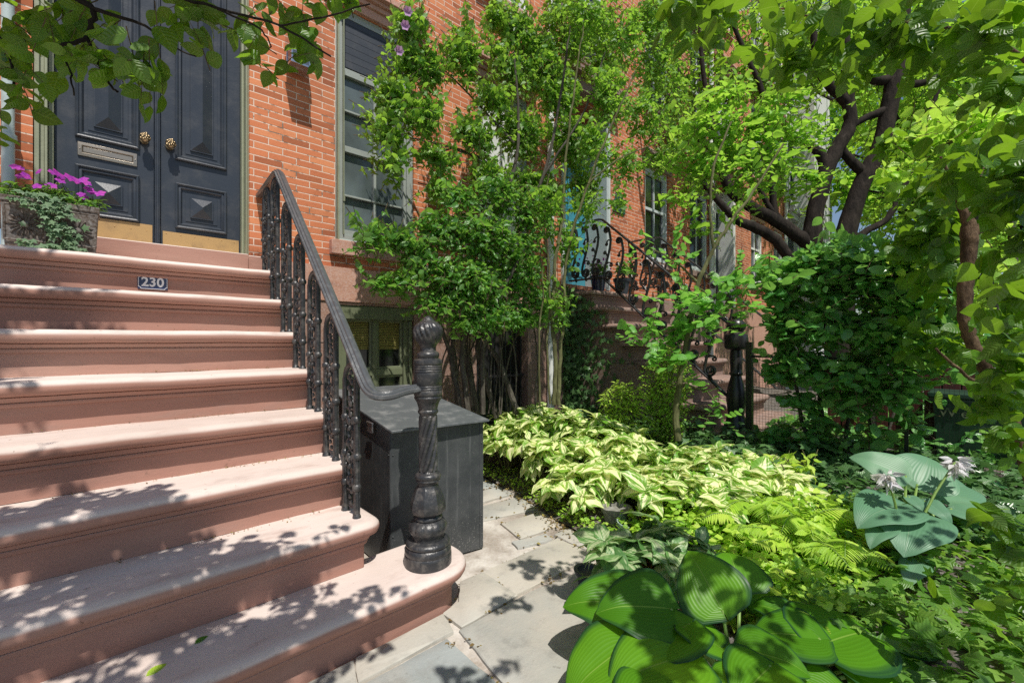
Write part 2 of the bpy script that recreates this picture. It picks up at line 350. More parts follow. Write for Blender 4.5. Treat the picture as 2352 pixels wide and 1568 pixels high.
M['l_var'] = leafmat('variegated_leaf', (.10,.28,.025), (.19,.40,.035), (.36,.54,.07), .3, .34, (.84,.9,.34), None, .05, None, (.93,.91,.52), 0, .3, .45, 6)
M['l_vardark'] = leafmat('grey_variegated_leaf', (.08,.20,.055), (.13,.29,.08), (.18,.36,.11), .28, .36, (.35,.55,.12), None, .05, None, (.46,.54,.30), 0, .3, .5, 6.5)
M['l_hosta'] = leafmat('hosta_leaf', (.055,.185,.008), (.09,.26,.010), (.14,.34,.016), .25, .42, (.34,.56,.02), (.20,.36,.05), .025, (.014,.06,.025), None, 62, .35, .3, 4)
M['l_blue'] = leafmat('blue_hosta_leaf', (.10,.235,.135), (.14,.29,.17), (.19,.35,.20), .2, .42, (.2,.4,.15), (.2,.32,.2), .02, None, None, 62, .3, .4)
M['l_lime'] = leafmat('lime_leaf', (.28,.50,.04), (.46,.68,.07), (.68,.82,.14), .36, .4, (.74,.92,.12))
M['l_tier'] = leafmat('tiered_leaf', (.13,.34,.03), (.25,.50,.05), (.44,.66,.09), .40, .4, (.6,.88,.1))
M['l_cover'] = leafmat('small_cover_leaf', (.22,.46,.045), (.42,.68,.08), (.66,.84,.16), .38, .36, (.7,.92,.12), (.4,.6,.15), .06)
M['l_dry'] = leafmat('dry_leaf', (.14,.09,.035), (.26,.18,.06), (.42,.36,.10), .2, .7, (.4,.3,.1))
M['petal'] = leafmat('magenta_petal', (.30,.03,.42), (.46,.04,.50), (.58,.07,.46), .3, .5, (.6,.05,.5))
M['lilac'] = leafmat('lilac_petal', (.45,.24,.5), (.55,.32,.6), (.65,.45,.7), .3, .5, (.6,.4,.6))
M['whitepetal'] = leafmat('white_petal', (.66,.62,.70), (.74,.72,.76), (.82,.8,.82), .3, .5, (.75,.7,.75))

# ------------------------------------------------------------------ leaves
def grid_leaf(wf, rows=5, cols=2, fold=.25, curl=.25, lobe=0.0, rip=0.0, wav=0.0, tipcurl=0.0):
    V, UV, F = [], [], []; nc = cols+1
    for i in range(rows+1):
        v = i/rows; w = wf(v)
        for j in range(nc):
            u = j/cols*2-1; x = u*w; y = v-lobe*abs(u)**1.5*(1-v)**3
            z = fold*abs(x)-curl*v*v-tipcurl*max(0, v-.6)**2-(.6*fold*abs(u)**3*w if cols > 2 else 0)
            z += rip*math.cos(abs(u)*math.pi*5)*math.sin(math.pi*min(1, v*1.05))+wav*math.sin(v*9)*abs(u)**2*w
            V.append((x, y, z)); UV.append(((u+1)/2, v))
    for i in range(rows):
        for j in range(cols): a = i*nc+j; F.append((a, a+1, a+nc+1, a+nc))
    return np.array(V), np.array(F), np.array(UV)
def star_leaf(out, c=(0,.38), cup=.12):
    V = [(c[0], c[1], 0)]+[(x, y, -cup*((x-c[0])**2+(y-c[1])**2)*2+.03*(k % 2)) for k, (x, y) in enumerate(out)]
    n = len(out); F = [(0, 1+(k-1) % n, 1+k, 1+(k+1) % n) for k in range(0, n, 2)]
    return np.array(V), np.array(F), np.array([(x+.5, y) for x, y, z in V])
ov = lambda w, p=.75: (lambda v: w*math.sin(math.pi*min(1, v)**p)**.85 if 0 < v < 1 else (.02*w if v == 0 else 0.004))
TPL = {
 'ovate': grid_leaf(ov(.27, .7), 5, 2, .3, .22),
 'round': grid_leaf(ov(.38, .82), 9, 4, .28, .25, wav=.08, tipcurl=.35), 'round2': grid_leaf(ov(.33, .76), 9, 4, -.12, -.10, wav=.10, tipcurl=.8),
 'roundhedge': grid_leaf(ov(.33, 1.0), 5, 4, .3, .2), 'roundlow': grid_leaf(ov(.36, .95), 4, 2, .25, .12),
 'lance': grid_leaf(ov(.14, .7), 4, 2, .3, .35),
 'heart': grid_leaf(ov(.46, .62), 6, 4, .2, .16, .16),
 'quad': grid_leaf(ov(.32, .75), 3, 2, .3, .2),
 'var': grid_leaf(ov(.39, .80), 7, 4, .25, .5, wav=.25, tipcurl=.4),
 'blade': grid_leaf(lambda v: .016*(1-v)**.5+.002, 7, 2, .5, .75),
 'ivy': star_leaf([(0,1),(.15,.62),(.5,.62),(.28,.32),(.38,-.05),(0,.05),(-.38,-.05),(-.28,.32),(-.5,.62),(-.15,.62)]),
 'hib': star_leaf([(0,1.05),(.15,.62),(.31,.56),(.25,.32),(.2,.06),(0,0),(-.2,.06),(-.25,.32),(-.31,.56),(-.15,.62)], (0,.4), .3),
 'petal': grid_leaf(ov(.42, 1.1), 3, 2, .1, .15),
 'bell': grid_leaf(ov(.2, .6), 4, 2, -.8, .25),
}
def nrm(a): return a/np.maximum(np.linalg.norm(a, axis=-1, keepdims=True), 1e-9)
def leaf_arrays(P, Dv, Nv, S, tpl, lr=None):
    V, F, UV = TPL[tpl] if isinstance(tpl, str) else tpl
    n = len(P); Y = nrm(Dv); X = nrm(np.cross(Y, Nv)); Z = np.cross(X, Y)
    S = np.broadcast_to(np.asarray(S, float), (n,))
    W = P[:,None]+S[:,None,None]*(V[None,:,0,None]*X[:,None]+V[None,:,1,None]*Y[:,None]+V[None,:,2,None]*Z[:,None])
    if lr is None: lr = rng.random(n)
    return W.reshape(-1, 3), (F[None]+(np.arange(n)*len(V))[:,None,None]).reshape(-1, 4), np.repeat(lr, len(V)), np.tile(UV, (n, 1))
def leaf_mesh(name, parts, mat, parent=None):
    Vs, Fs, Ls, Us, b = [], [], [], [], 0
    for V, F, l, u in parts: Vs.append(V); Fs.append(F+b); Ls.append(l); Us.append(u); b += len(V)
    V = np.concatenate(Vs).astype(np.float32); F = np.concatenate(Fs).astype(np.int32); l = np.concatenate(Ls).astype(np.float32); u = np.concatenate(Us).astype(np.float32)
    me = bpy.data.meshes.new(name); me.vertices.add(len(V)); me.vertices.foreach_set('co', V.ravel())
    me.loops.add(F.size); me.loops.foreach_set('vertex_index', F.ravel())
    me.polygons.add(len(F)); me.polygons.foreach_set('loop_start', np.arange(0, F.size, 4, dtype=np.int32))
    me.update(calc_edges=True)
    me.polygons.foreach_set('use_smooth', np.ones(len(F), dtype=bool))
    uvl = me.uv_layers.new(name='UVMap'); uvl.data.foreach_set('uv', u[F.ravel()].ravel())
    me.attributes.new('lr', 'FLOAT', 'POINT').data.foreach_set('value', l)
    me.materials.append(mat); me.validate(); return link(name, me, parent)
UP = np.array((0., 0., 1.))
def rand_dir(n): return nrm(rng.normal(size=(n, 3)))
def blob_leaves(blobs, size, tpl, per=9, length=.3, droop=.3, spread=.8, up=.8, twigs=None, jit=.25, trad=.0025, shell=.5, lift=0.0):
    """sprays of leaves through ellipsoids (centre, radii, sprays): clumps with gaps between them"""
    out = []
    for (c, r, ns) in blobs:
        c = np.array(c, float); r = np.array(r, float)*np.ones(3); d = rand_dir(ns); q = rng.random((ns, 1))**(1/3*(1-shell)+.001 if shell < 1 else .05)
        tip = c+d*r*q; outw = nrm(d*(1/r)*np.min(r)+rng.normal(size=(ns, 3))*.45+UP*lift)
        L = length*(.6+.8*rng.random((ns, 1))); base = tip-outw*L
        lrb = rng.random(ns)
        k = np.linspace(.12, 1, per)[None,:,None]
        sag = np.zeros((ns, per, 3)); sag[:,:,2] = -(k[...,0]**2)*L*droop*.5
        P = (base[:,None]+(tip-base)[:,None]*k+sag).reshape(-1, 3)
        T = np.repeat(outw, per, axis=0); n = len(P)
        side = nrm(np.cross(T, UP)+1e-6)*np.where(np.arange(n) % 2, 1, -1)[:,None]
        last = (np.arange(n) % per == per-1)[:,None]
        Dv = nrm(T*np.where(last, 1.2, .45)+side*np.where(last, .1, spread)-UP*droop+rng.normal(size=(n, 3))*jit)
        Nv = nrm(UP*up+T*.35+rng.normal(size=(n, 3))*.6)
        S = size*(.6+.6*rng.random(n))*(1-.35*np.tile(np.linspace(0, 1, per), ns)**3)
        lr = np.clip(np.repeat(lrb, per)*.6+rng.random(n)*.4, 0, 1)
        out.append(leaf_arrays(P, Dv, Nv, S, tpl, lr))
        if twigs is not None:
            for i in range(ns):
                mid = (base[i]+tip[i])/2-UP*L[i]*droop*.12; twigs.tube([base[i], mid, tip[i]-UP*L[i]*droop*.5], [trad, trad*.8, trad*.4], 4, False)
    return out
def crv(pts, sub=5, jit=0.0):
    """smooth a polyline of (point, radius)"""
    P = [np.array(p) for p, _ in pts]; Rr = [r for _, r in pts]; oP, oR = [], []
    for i in range(len(P)-1):
        p0, p1, p2, p3 = P[max(i-1, 0)], P[i], P[i+1], P[min(i+2, len(P)-1)]
        for k in range(sub):
            t = k/sub; q = .5*((2*p1)+(-p0+p2)*t+(2*p0-5*p1+4*p2-p3)*t*t+(-p0+3*p1-3*p2+p3)*t**3)
            oP.append(q+rng.normal(size=3)*jit); oR.append((Rr[i]*(1-t)+Rr[i+1]*t)*(1+rng.normal()*jit*2))
    oP.append(P[-1]); oR.append(Rr[-1]); return oP, oR
def limb(mb, pts, n=9, sub=5, jit=0.0):
    p, r = crv(pts, sub, jit); mb.tube(p, r, n)
def seen(lst, D):
    """limb points given as (x, y, half width) of the 2352 px frame at a depth or depths"""
    out = []
    for i, q in enumerate(lst):
        d = D if not hasattr(D, '__len__') else D[0]+(D[1]-D[0])*i/(len(lst)-1)
        out.append((at(q[0], q[1], D=d), q[2]/FPX*d))
    return out
# ================================================================== THE GROUND
YW = 3.757                                    # front of the brick
g = MB(); g.face([(-200,-200,-.06),(200,-200,-.06),(200,200,-.06),(-200,200,-.06)])
tag(g.build('ground', M['ground']), kind='structure')
EDGE = [(1.30,-1.6),(1.36,.2),(1.52,.98),(2.06,1.44),(2.20,1.84),(2.42,2.58),(2.5,3.7)]      # path side of the garden bed
def edge_x(y):
    for (x0, y0), (x1, y1) in zip(EDGE, EDGE[1:]):
        if y <= y1: return x0+(x1-x0)*(y-y0)/(y1-y0)
    return EDGE[-1][0]
def soil(x, y):
    d = max(0, x-edge_x(y)); return .015+.30*(1-math.exp(-d/.9))+.012*math.sin(7*x+3*y)+.01*math.sin(11*y-5*x)
p = MB(); p.box(-4, 2.62, -3.5, YW+.3, -.05, .0)
ys = np.linspace(-1.6, 3.74, 55); b = MB(); nx = 34
rows = [[(edge_x(y)+(t/nx)**1.4*(9.5-edge_x(y)), y) for t in range(nx+1)] for y in ys]
V = [(x, y, soil(x, y)) for r in rows for x, y in r]
F = [(j*(nx+1)+i, j*(nx+1)+i+1, (j+1)*(nx+1)+i+1, (j+1)*(nx+1)+i) for j in range(len(ys)-1) for i in range(nx)]
b.raw(V, F, True); tag(b.build('garden_bed', M['soil']), kind='structure')
tag(p.build('path', M['mortar']), kind='structure')
SLABS = [[(1.461,1.79),(2.035,1.795),(2.02,1.525),(1.449,1.53)], [(1.095,1.498),(1.50,1.50),(1.95,1.44),(1.51,1.0),(1.38,.55),(1.36,.2),(1.05,.2),(1.03,1.1)],
 [(1.02,1.49),(1.01,1.1),(1.0,.75),(.45,.72),(.43,1.49)], [(.42,1.49),(.43,.72),(-.2,.72),(-.2,1.49)], [(-.21,1.49),(-.21,.72),(-.9,.72),(-.9,1.49)],
 [(1.31,1.79),(1.445,1.785),(1.435,1.525),(1.115,1.515),(1.11,1.64),(1.21,1.66)], [(.715,1.63),(1.095,1.635),(1.06,1.512),(.67,1.512)], [(.69,1.63),(.65,1.512),(.1,1.512),(.1,1.63)], [(.08,1.63),(.08,1.512),(-.8,1.512),(-.8,1.63)],
 [(1.935,2.185),(2.235,2.165),(2.18,1.925),(1.875,1.95)], [(2.02,2.53),(2.36,2.475),(2.31,2.215),(1.88,2.32)], [(1.95,2.78),(2.40,2.765),(2.37,2.57),(2.0,2.58)],
 [(1.805,1.945),(2.025,1.885),(2.0,1.815),(1.78,1.87)], [(2.43,2.58),(2.54,2.5),(2.46,1.99),(2.25,1.83),(2.335,2.2)], [(2.055,1.835),(2.19,1.84),(2.105,1.55),(2.045,1.51),(2.05,1.7)],
 [(2.12,1.54),(2.20,1.81),(2.30,1.80),(2.22,1.45)], [(1.97,2.98),(2.45,2.98),(2.41,2.80),(1.95,2.80)], [(1.9,3.4),(2.5,3.4),(2.46,3.0),(1.95,3.0)],
 [(1.0,.7),(.98,.0),(.2,.0),(.2,.7)], [(1.04,.17),(1.34,.17),(1.3,-.6),(1.04,-.6)], [(.18,.7),(.18,0),(-.9,0),(-.9,.7)]]
sm = MB(); lrs = []
for pl in SLABS:
    c = Vector((sum(q[0] for q in pl)/len(pl), sum(q[1] for q in pl)/len(pl))); top = []; n0 = len(sm.v)
    h = .012+random.random()*.007; tl = (random.uniform(-.006,.006), random.uniform(-.006,.006))
    pl = [tuple(Vector(q)+(Vector(q)-c).normalized()*.008) for q in pl]
    pts = []                                                   # slightly broken edges
    for a, q in zip(pl, pl[1:]+pl[:1]):
        a, q = Vector(a), Vector(q); L = (q-a).length; k = max(2, int(L/.06))
        for i in range(k):
            w = a.lerp(q, i/k); nn = Vector((q-a).yx)*Vector((1,-1)); pts.append(w+nn.normalized()*random.uniform(-.004,.003)*(1 if i else .3))
    zz = lambda w, e: h-e+tl[0]*(w.x-c.x)+tl[1]*(w.y-c.y)
    r0 = [(w.x, w.y, -.004) for w in pts]; r1 = [(w.x, w.y, zz(w, .004)) for w in pts]
    r2 = [((w+(c-w).normalized()*.006).x, (w+(c-w).normalized()*.006).y, zz(w, 0)) for w in pts]; n = len(pts)
    sm.raw(r0+r1+r2, [(i+k*n, (i+1) % n+k*n, (i+1) % n+(k+1)*n, i+(k+1)*n) for k in (0, 1) for i in range(n)]+[tuple(range(2*n, 3*n))])
    lrs += [random.random()]*(len(sm.v)-n0)
so = MB.build(sm, 'flagstone_paving', M['slab']); tag(so, kind='structure')
la = so.data.attributes.new('lr', 'FLOAT', 'POINT')
if len(lrs) == len(so.data.vertices): la.data.foreach_set('value', lrs)
# fallen bits in the joints and along the steps
def litter(name, pts, size, mat, tpl='quad'):
    P = np.array(pts, float); n = len(P)
    Dv = nrm(np.c_[rng.normal(size=(n, 2)), rng.normal(size=n)*.15]); Nv = nrm(UP+rng.normal(size=(n, 3))*.35)
    return leaf_mesh(name, [leaf_arrays(P, Dv, Nv, size*(.5+rng.random(n)), tpl)], mat)
pts = []
for pl in SLABS:
    for a, q in zip(pl, pl[1:]+pl[:1]):
        L = math.hypot(q[0]-a[0], q[1]-a[1])
        for i in range(int(L*46)):
            t = random.random()
            if math.sin(t*9+a[0]*20)+random.random()*1.2 > .6 and (a[0]+q[0])/2 > 1.0: pts.append((a[0]+(q[0]-a[0])*t+random.gauss(0,.010), a[1]+(q[1]-a[1])*t+random.gauss(0,.010), .012+random.random()*.006))
for i in range(420):
    y = random.uniform(.3, 3.2); pts.append((edge_x(y)+random.gauss(-.03, .05), y, .02+random.random()*.012))
tag(litter('leaf_litter', pts, .02, M['l_dry']), kind='stuff')

# ================================================================== STOOP
NR, TR = .21, .2408                                              # rise and run of a step
ny = lambda n: 1.588+(8-n)*TR                                     # nosing of step n (1 = landing)
nz = lambda n: (9-n)*NR
NOSE = [(-.104,0),(-.1035,.011),(-.092,.016),(-.089,.015),(-.0885,.009),(-.083,.008),(-.0825,.022),(-.072,.026),(-.066,.031),(-.0655,.024),(-.0605,.024),(-.060,.046),(-.054,.0575),(-.042,.0645),(-.030,.066),(-.018,.063),(-.008,.054),(-.002,.041),(0,.025)]
def moulded(mb, x0, x1, y0, y1, zt, zb, rad, nose=NOSE, seg=7, back=True):
    """step block with a moulded nosing that returns round its ends; rad = corner radii fl, fr, br, bl"""
    rings = []
    for dz, d in [(zb-zt, 0), ((zb-zt)*.6, 0)]+nose:
        ring = []
        cs = [(x0,y0,math.pi,rad[0]),(x1,y0,1.5*math.pi,rad[1]),(x1,y1,0,rad[2]),(x0,y1,.5*math.pi,rad[3])]
        for cx, cy, a0, r in cs:
            sx = 1 if cx == x0 else -1; sy = 1 if cy == y0 else -1
            db = d if (back or cy == y0) else 0
            ox, oy = cx+sx*r, cy+sy*r
            for k in range(seg+1):
                a = a0+.5*math.pi*k/seg; ring.append((ox+(r+d)*math.cos(a), oy+(r+(d if cy == y0 else db))*math.sin(a), zt+dz))
        rings.append(ring)
    n = len(rings[0]); vs = [q for r in rings for q in r]
    # break long front edges so wear can be modelled
    fs = [(i*n+k, i*n+(k+1) % n, (i+1)*n+(k+1) % n, (i+1)*n+k) for i in range(len(rings)-1) for k in range(n)]
    fs.append(tuple((len(rings)-1)*n+k for k in range(n))); mb.raw(vs, fs, True)
def worn(o, amp=.003):
    """hollow worn nosings: cut the long block across and move the cuts a little"""
    me = o.data; bm = bmesh.new(); bm.from_mesh(me)
    xs = [v.co.x for v in bm.verts]; x0, x1 = min(xs), max(xs)
    for k in range(1, 30):
        x = x0+(x1-x0)*k/30
        bmesh.ops.bisect_plane(bm, geom=bm.verts[:]+bm.edges[:]+bm.faces[:], plane_co=(x,0,0), plane_no=(1,0,0))
    top = max(v.co.z for v in bm.verts)
    for v in bm.verts:
        if v.co.z > top-.07: v.co.z += amp*(math.sin(v.co.x*5.1+top*9)+.6*math.sin(v.co.x*13+top*31)+.35*math.sin(v.co.x*37+top*51)); v.co.y += amp*(.8*math.sin(v.co.x*7.3+top*17)+.4*math.sin(v.co.x*31+top*7))
    bm.to_mesh(me); bm.free(); me.polygons.foreach_set('use_smooth', [True]*len(me.polygons)); me.set_sharp_from_angle(angle=R(50))
def make_stoop(label, mat, matc, x0, x1, dx, dz, ext, group=None):
    st = thing('stoop', label, 'stoop', (dx, 0, dz), group)
    st.location = (0, 0, 0)
    for n in range(1, 9):
        m = MB()
        if n < 8: moulded(m, x0, x1-.06, ny(n)+.06, YW-.004 if n == 1 else ny(n)+.06+TR+.05, nz(n), nz(n)-NR, (.012,.012,.004,.004), back=False)
        else: moulded(m, x0-ext[0], x1+ext[1]-.06, ny(8)+.06, ny(8)+.335, nz(8), -.05, (.03,.125,.125,.03), seg=9)
        o = m.build('step', mat, st, sharp=55); worn(o, .0015)
    m = MB(); m.box(x0, x1-.062, ny(8)+.34, YW-.006, -.06, nz(8)-.004); 
    for n in range(2, 8): m.box(x0+.002, x1-.063, ny(n)+.06+TR+.052, YW-.005, nz(n)-NR-.003, nz(n)-.0035)
    m.build('foundation', matc, st)
    return st
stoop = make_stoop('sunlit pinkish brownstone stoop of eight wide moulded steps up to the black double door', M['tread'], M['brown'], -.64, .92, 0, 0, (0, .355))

# ================================================================== HOUSES
def wall_grid(mb, x0, x1, z0, z1, y, ops, depth):
    xs = sorted({x0, x1}|{v for o in ops for v in o[:2] if x0 < v < x1}); zs = sorted({z0, z1}|{v for o in ops for v in o[2:4] if z0 < v < z1})
    for a, b_ in zip(xs, xs[1:]):
        for c, d in zip(zs, zs[1:]):
            mx, mz = (a+b_)/2, (c+d)/2
            if not any(o[0] < mx < o[1] and o[2] < mz < o[3] for o in ops): mb.face([(a,y,c),(b_,y,c),(b_,y,d),(a,y,d)])
    for o in ops:
        dd = o[4] if len(o) > 4 else depth; a, b_, c, d = o[:4]; c2 = max(c, z0); d2 = min(d, z1)
        if d2 <= c2: continue
        mb.face([(a,y,c2),(a,y+dd,c2),(a,y+dd,d2),(a,y,d2)]); mb.face([(b_,y,c2),(b_,y,d2),(b_,y+dd,d2),(b_,y+dd,c2)])
        if d <= z1: mb.face([(a,y,d),(a,y+dd,d),(b_,y+dd,d),(b_,y,d)])
        if c >= z0: mb.face([(a,y,c),(b_,y,c),(b_,y+dd,c),(a,y+dd,c)])
def window(root, x0, x1, z0, z1, y, frame, glassm, bars=(), mull=True, fw=.055, sashm=None, blind=None):
    sashm = sashm or frame
    m = MB(); m.frame(x0+.003, x1-.003, z0+.003, z1-.003, y, [(0,-.06),(0,.022),(.012,.026),(.022,.016),(fw,.016),(fw,-.03)])
    w = m.build('window', frame, root)
    m = MB(); m.box(x0+fw*.6, x1-fw*.6, y+.028, y+.034, z0+fw*.6, z1-fw*.6); m.build('pane', glassm, w)
    m = MB(); e = .004
    a, b_, c, d = x0+fw+e, x1-fw-e, z0+fw+e, z1-fw-e
    m.box(a, a+.028, y-.004, y+.03, c, d); m.box(b_-.028, b_, y-.004, y+.03, c, d)
    m.box(a+.029, b_-.029, y-.002, y+.03, c, c+.045); m.box(a+.029, b_-.029, y-.002, y+.03, d-.04, d)
    if mull: m.box((a+b_)/2-.012, (a+b_)/2+.012, y+.002, y+.027, c+.046, d-.041)
    for zb, th in bars: m.box(a+.029, b_-.029, y-.006-.004*(th > .03), y+.0265, zb-th/2, zb+th/2)
    m.build('sash', sashm, w, .002)
    return w
def lintel(root, x0, x1, z0, mat):
    m = MB()
    for z, h, pr in ((z0, .075, .03), (z0+.076, .04, .055), (z0+.117, .03, .085), (z0+.148, .055, .125), (z0+.204, .02, .10)): m.box(x0-pr*.4, x1+pr*.4, YW-pr, YW+.05, z, z+h)
    return m.build('lintel', mat, root, .004)
def sill(root, x0, x1, z1, mat, h=.12, pr=.06):
    m = MB(); m.box(x0, x1, YW-pr, YW+.06, z1-h, z1); return m.build('sill', mat, root, .005)

house = thing('brick_house', 'orange brick row house with black double door and tall green framed window', 'house', (1.9, YW, 0))
HX0, HX1 = -2.6, 4.25
DOOR = (-.285, .815, 1.75, 4.35, .17); WA = (1.45, 2.195, 2.055, 4.045); WB = (2.975, 3.72, 2.055, 4.045)
UP2 = [(x0, x1, 5.03, 6.85) for x0, x1 in ((-.1,.65),(1.45,2.195),(2.975,3.72))]
m = MB(); wall_grid(m, HX0, HX1, 1.832, 9.0, YW, [DOOR, WA, WB]+UP2, .10); m.build('wall', M['brick'], house)
m = MB(); wall_grid(m, .86, HX1, 1.545, 1.83, YW-.018, [], .1); m.face([(.86,YW-.018,1.83),(HX1,YW-.018,1.83),(HX1,YW+.05,1.83),(.86,YW+.05,1.83)])
m.face([(.86,YW-.018,1.545),(HX1,YW-.018,1.545),(HX1,YW+.05,1.545),(.86,YW+.05,1.545)]); m.build('stone_band', M['brown'], house)
BA = (1.45, 2.195, .28, 1.52); BB = (2.95, 3.72, .1, 1.52)
m = MB(); wall_grid(m, HX0, HX1, -.1, 1.545, YW-.006, [BA, BB], .12)
o = m.build('basement_wall', M['brownbase'], house)
for z in (.45, .86, 1.2):
    for xa, xb in ((.9,1.44),(2.21,2.94),(3.73,HX1)): m = MB(); m.box(xa, xb, YW-.011, YW-.0055, z, z+.006); m.build('mortar_seam', M['brown2'], house)
# door sill
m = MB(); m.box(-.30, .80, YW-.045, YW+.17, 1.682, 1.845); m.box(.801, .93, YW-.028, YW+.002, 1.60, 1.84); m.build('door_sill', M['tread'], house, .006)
# door frame
YD = 3.87
m = MB()
for s, a, b_ in ((-1, -.283, -.205), (1, .779, .835)):
    for k, (u, v, pr) in enumerate(((0,.3,.10),(.3,.55,.085),(.55,.72,.098),(.72,1,.04))):
        xa, xb = (a+(b_-a)*u, a+(b_-a)*v) if s < 0 else (b_-(b_-a)*v, b_-(b_-a)*u)
        m.box(xa, xb, YD-pr, YD+.05, 1.846, 4.2)
m.box(-.283, .835, YD-.085, YD+.05, 4.201, 4.33); m.build('door_frame', M['olive'], house, .003)
def pyramid(mb, x0, x1, z0, z1, y, h):
    cx = (x0+x1)/2; ins = (x1-x0)/2; a, b_ = (cx, y-h, z0+ins), (cx, y-h, z1-ins); q = [(x0,y,z0),(x1,y,z0),(x1,y,z1),(x0,y,z1)]
    mb.face([q[0], q[1], a]); mb.face([q[2], q[3], b_])
    if z1-z0 > (x1-x0)*1.05: mb.face([q[1], q[2], b_, a]); mb.face([q[3], q[0], a, b_])
    else: mb.face([q[1], q[2], a]); mb.face([q[3], q[0], a])
MOULD = [(0,-.004),(0,.016),(.008,.022),(.016,.018),(.019,.010),(.030,.013),(.036,.006),(.044,-.006),(.056,-.012)]
def leaf_door(x0, x1, px0, px1, zl0, zl1, zu0, slot):
    m = MB(); m.box(x0, x1, YD, YD+.045, 1.852, 4.2); d = m.build('door', M['door'], house, .003)
    for z0, z1 in ((zl0, zl1), (zu0, 3.95)):
        m = MB(); m.frame(px0, px1, z0, z1, YD-.001, MOULD, fill=False)
        i = .058; m.face([(px0+i,YD-.004,z0+i),(px1-i,YD-.004,z0+i),(px1-i,YD-.004,z1-i),(px0+i,YD-.004,z1-i)])
        m.frame(px0+.085, px1-.085, z0+.085, z1-.085, YD-.0045, [(0,0),(0,.011),(.006,.011)]); pyramid(m, px0+.091, px1-.091, z0+.091, z1-.091, YD-.0155, .034)
        m.build('raised_panel', M['door'], d, sharp=25)
    m = MB(); m.box(x0+.012, x1-.01, YD-.006, YD-.0005, 1.856, 1.99 if slot else 1.962)
    for k in range(6):
        for z in (1.868, 1.948): m.ball((x0+.03+(x1-x0-.07)*k/5, YD-.006, z), .0035)
    m.build('kick_plate', M['kick'], d)
    kx = x1-.052 if slot else x0+.05; kz = 2.55
    m = MB(); m.tube([(kx,YD-.001,kz),(kx,YD-.012,kz),(kx,YD-.014,kz)], [.026,.024,.010], 16); m.tube([(kx,YD-.01,kz),(kx,YD-.045,kz)], .010, 12)
    vs = MB(); vs.ball((kx,YD-.066,kz), .03, 1, .85, 1.08, 18, 12); m.raw(vs.v, vs.f, True)
    for k in range(14):
        a = 2.4*k; t = .25+.9*(k/14); m.ball((kx+.029*math.sin(t)*math.cos(a), YD-.066-.025*math.cos(t), kz+.031*math.sin(t)*math.sin(a)), .007)
    m.build('knob', M['bronze'], d)
    if slot:
        m = MB(); m.frame(-.103, .18, 2.363, 2.447, YD-.001, [(0,0),(0,.009),(.018,.012),(.024,.004)]); m.box(-.078, .155, YD-.008, YD-.001, 2.389, 2.421)
        for xx in (-.093, .170): m.ball((xx,YD-.012,2.405), .004)
        m.build('mail_slot', M['slot'], d, .0015)
    return d
leaf_door(-.203, .269, -.115, .192, 1.996, 2.305, 2.476, True)
leaf_door(.303, .777, .383, .688, 1.994, 2.308, 2.468, False)
m = MB(); m.box(.271, .301, YD-.02, YD+.04, 1.85, 4.2); m.box(.279, .293, YD-.028, YD-.0205, 1.85, 4.2); m.build('door_astragal', M['door'], house, .003)
# windows
w = window(house, *WA, YW+.035, M['sash'], M['screen'], [(3.19,.016),(2.86,.05),(2.46,.016),(3.52,.06)], True, .06, M['sash'])
m = MB()
for k in range(7): m.box(1.545, 2.10, YW+.024, YW+.0275, 3.56+k*.062, 3.619+k*.062)
m.build('transom_board', M['board'], w)
m = MB(); m.box(1.462, 1.475, YW-.028, YW+.02, 2.06, 4.04); m.box(1.522, 1.53, YW+.005, YW+.026, 2.12, 3.98); m.tube([(1.527,YW+.004,2.4),(1.527,YW+.0,2.44)], .009); m.build('storm_track', M['olive'], w)
window(house, *WB, YW+.035, M['sash'], M['white'], [(3.05,.05)], True, .06)
for q in UP2: window(house, *q, YW+.04, M['white'], M['blueglass'], [(5.95,.05)], True, .06)
for x0, x1 in ((1.38,2.265),(2.905,3.79)):
    lintel(house, x0, x1, 4.05, M['brown']); sill(house, x0+.02, x1-.02, 2.053, M['brown'])
for q in UP2: lintel(house, q[0]-.07, q[1]+.07, 6.855, M['brown']); sill(house, q[0]-.05, q[1]+.05, 5.028, M['brown'], .1)
m = MB(); m.box(-.40, .95, YW-.16, YW+.05, 4.36, 4.62); m.box(-.46, 1.01, YW-.26, YW+.05, 4.621, 4.72); m.build('door_hood', M['brown'], house, .006)
# basement window: green frame, two lights over two, bamboo blind
bw = MB(); y = YW+.05
bw.box(1.452, 2.193, y-.045, y+.05, 1.40, 1.518); bw.box(1.452, 1.545, y-.03, y+.05, .3, 1.399); bw.box(2.10, 2.193, y-.03, y+.05, .3, 1.399); bw.box(1.47, 1.50, y-.05, y-.031, .3, 1.395); bw.box(2.145, 2.175, y-.05, y-.031, .3, 1.395)
bw.box(1.546, 2.099, y-.012, y+.05, .895, .955); bw.box(1.796, 1.85, y-.014, y+.05, .956, 1.399); bw.box(1.796, 1.85, y-.014, y+.05, .36, .894); bw.box(1.546, 2.099, y-.012, y+.05, .3, .36)
for xa, xb in ((1.546,1.795),(1.851,2.099)):
    for za, zb in ((.956,1.399),(.361,.894)): bw.frame(xa, xb, za, zb, y+.01, [(0,.012),(.02,.006),(.02,-.02)])
bo = bw.build('basement_window', M['greenwood'], house, .003)
m = MB(); m.box(1.55, 2.095, y+.032, y+.036, .32, 1.395); m.build('pane', M['darkglass'], bo)
m = MB(); m.box(1.566, 1.775, y+.022, y+.0262, 1.13, 1.385); m.box(1.871, 2.079, y+.022, y+.0262, 1.13, 1.385); m.build('bamboo_blind', M['bamboo'], bo)
m = MB(); m.box(1.38, 2.265, YW-.07, YW+.02, .2, .285); m.build('basement_sill', M['brown'], house, .005)
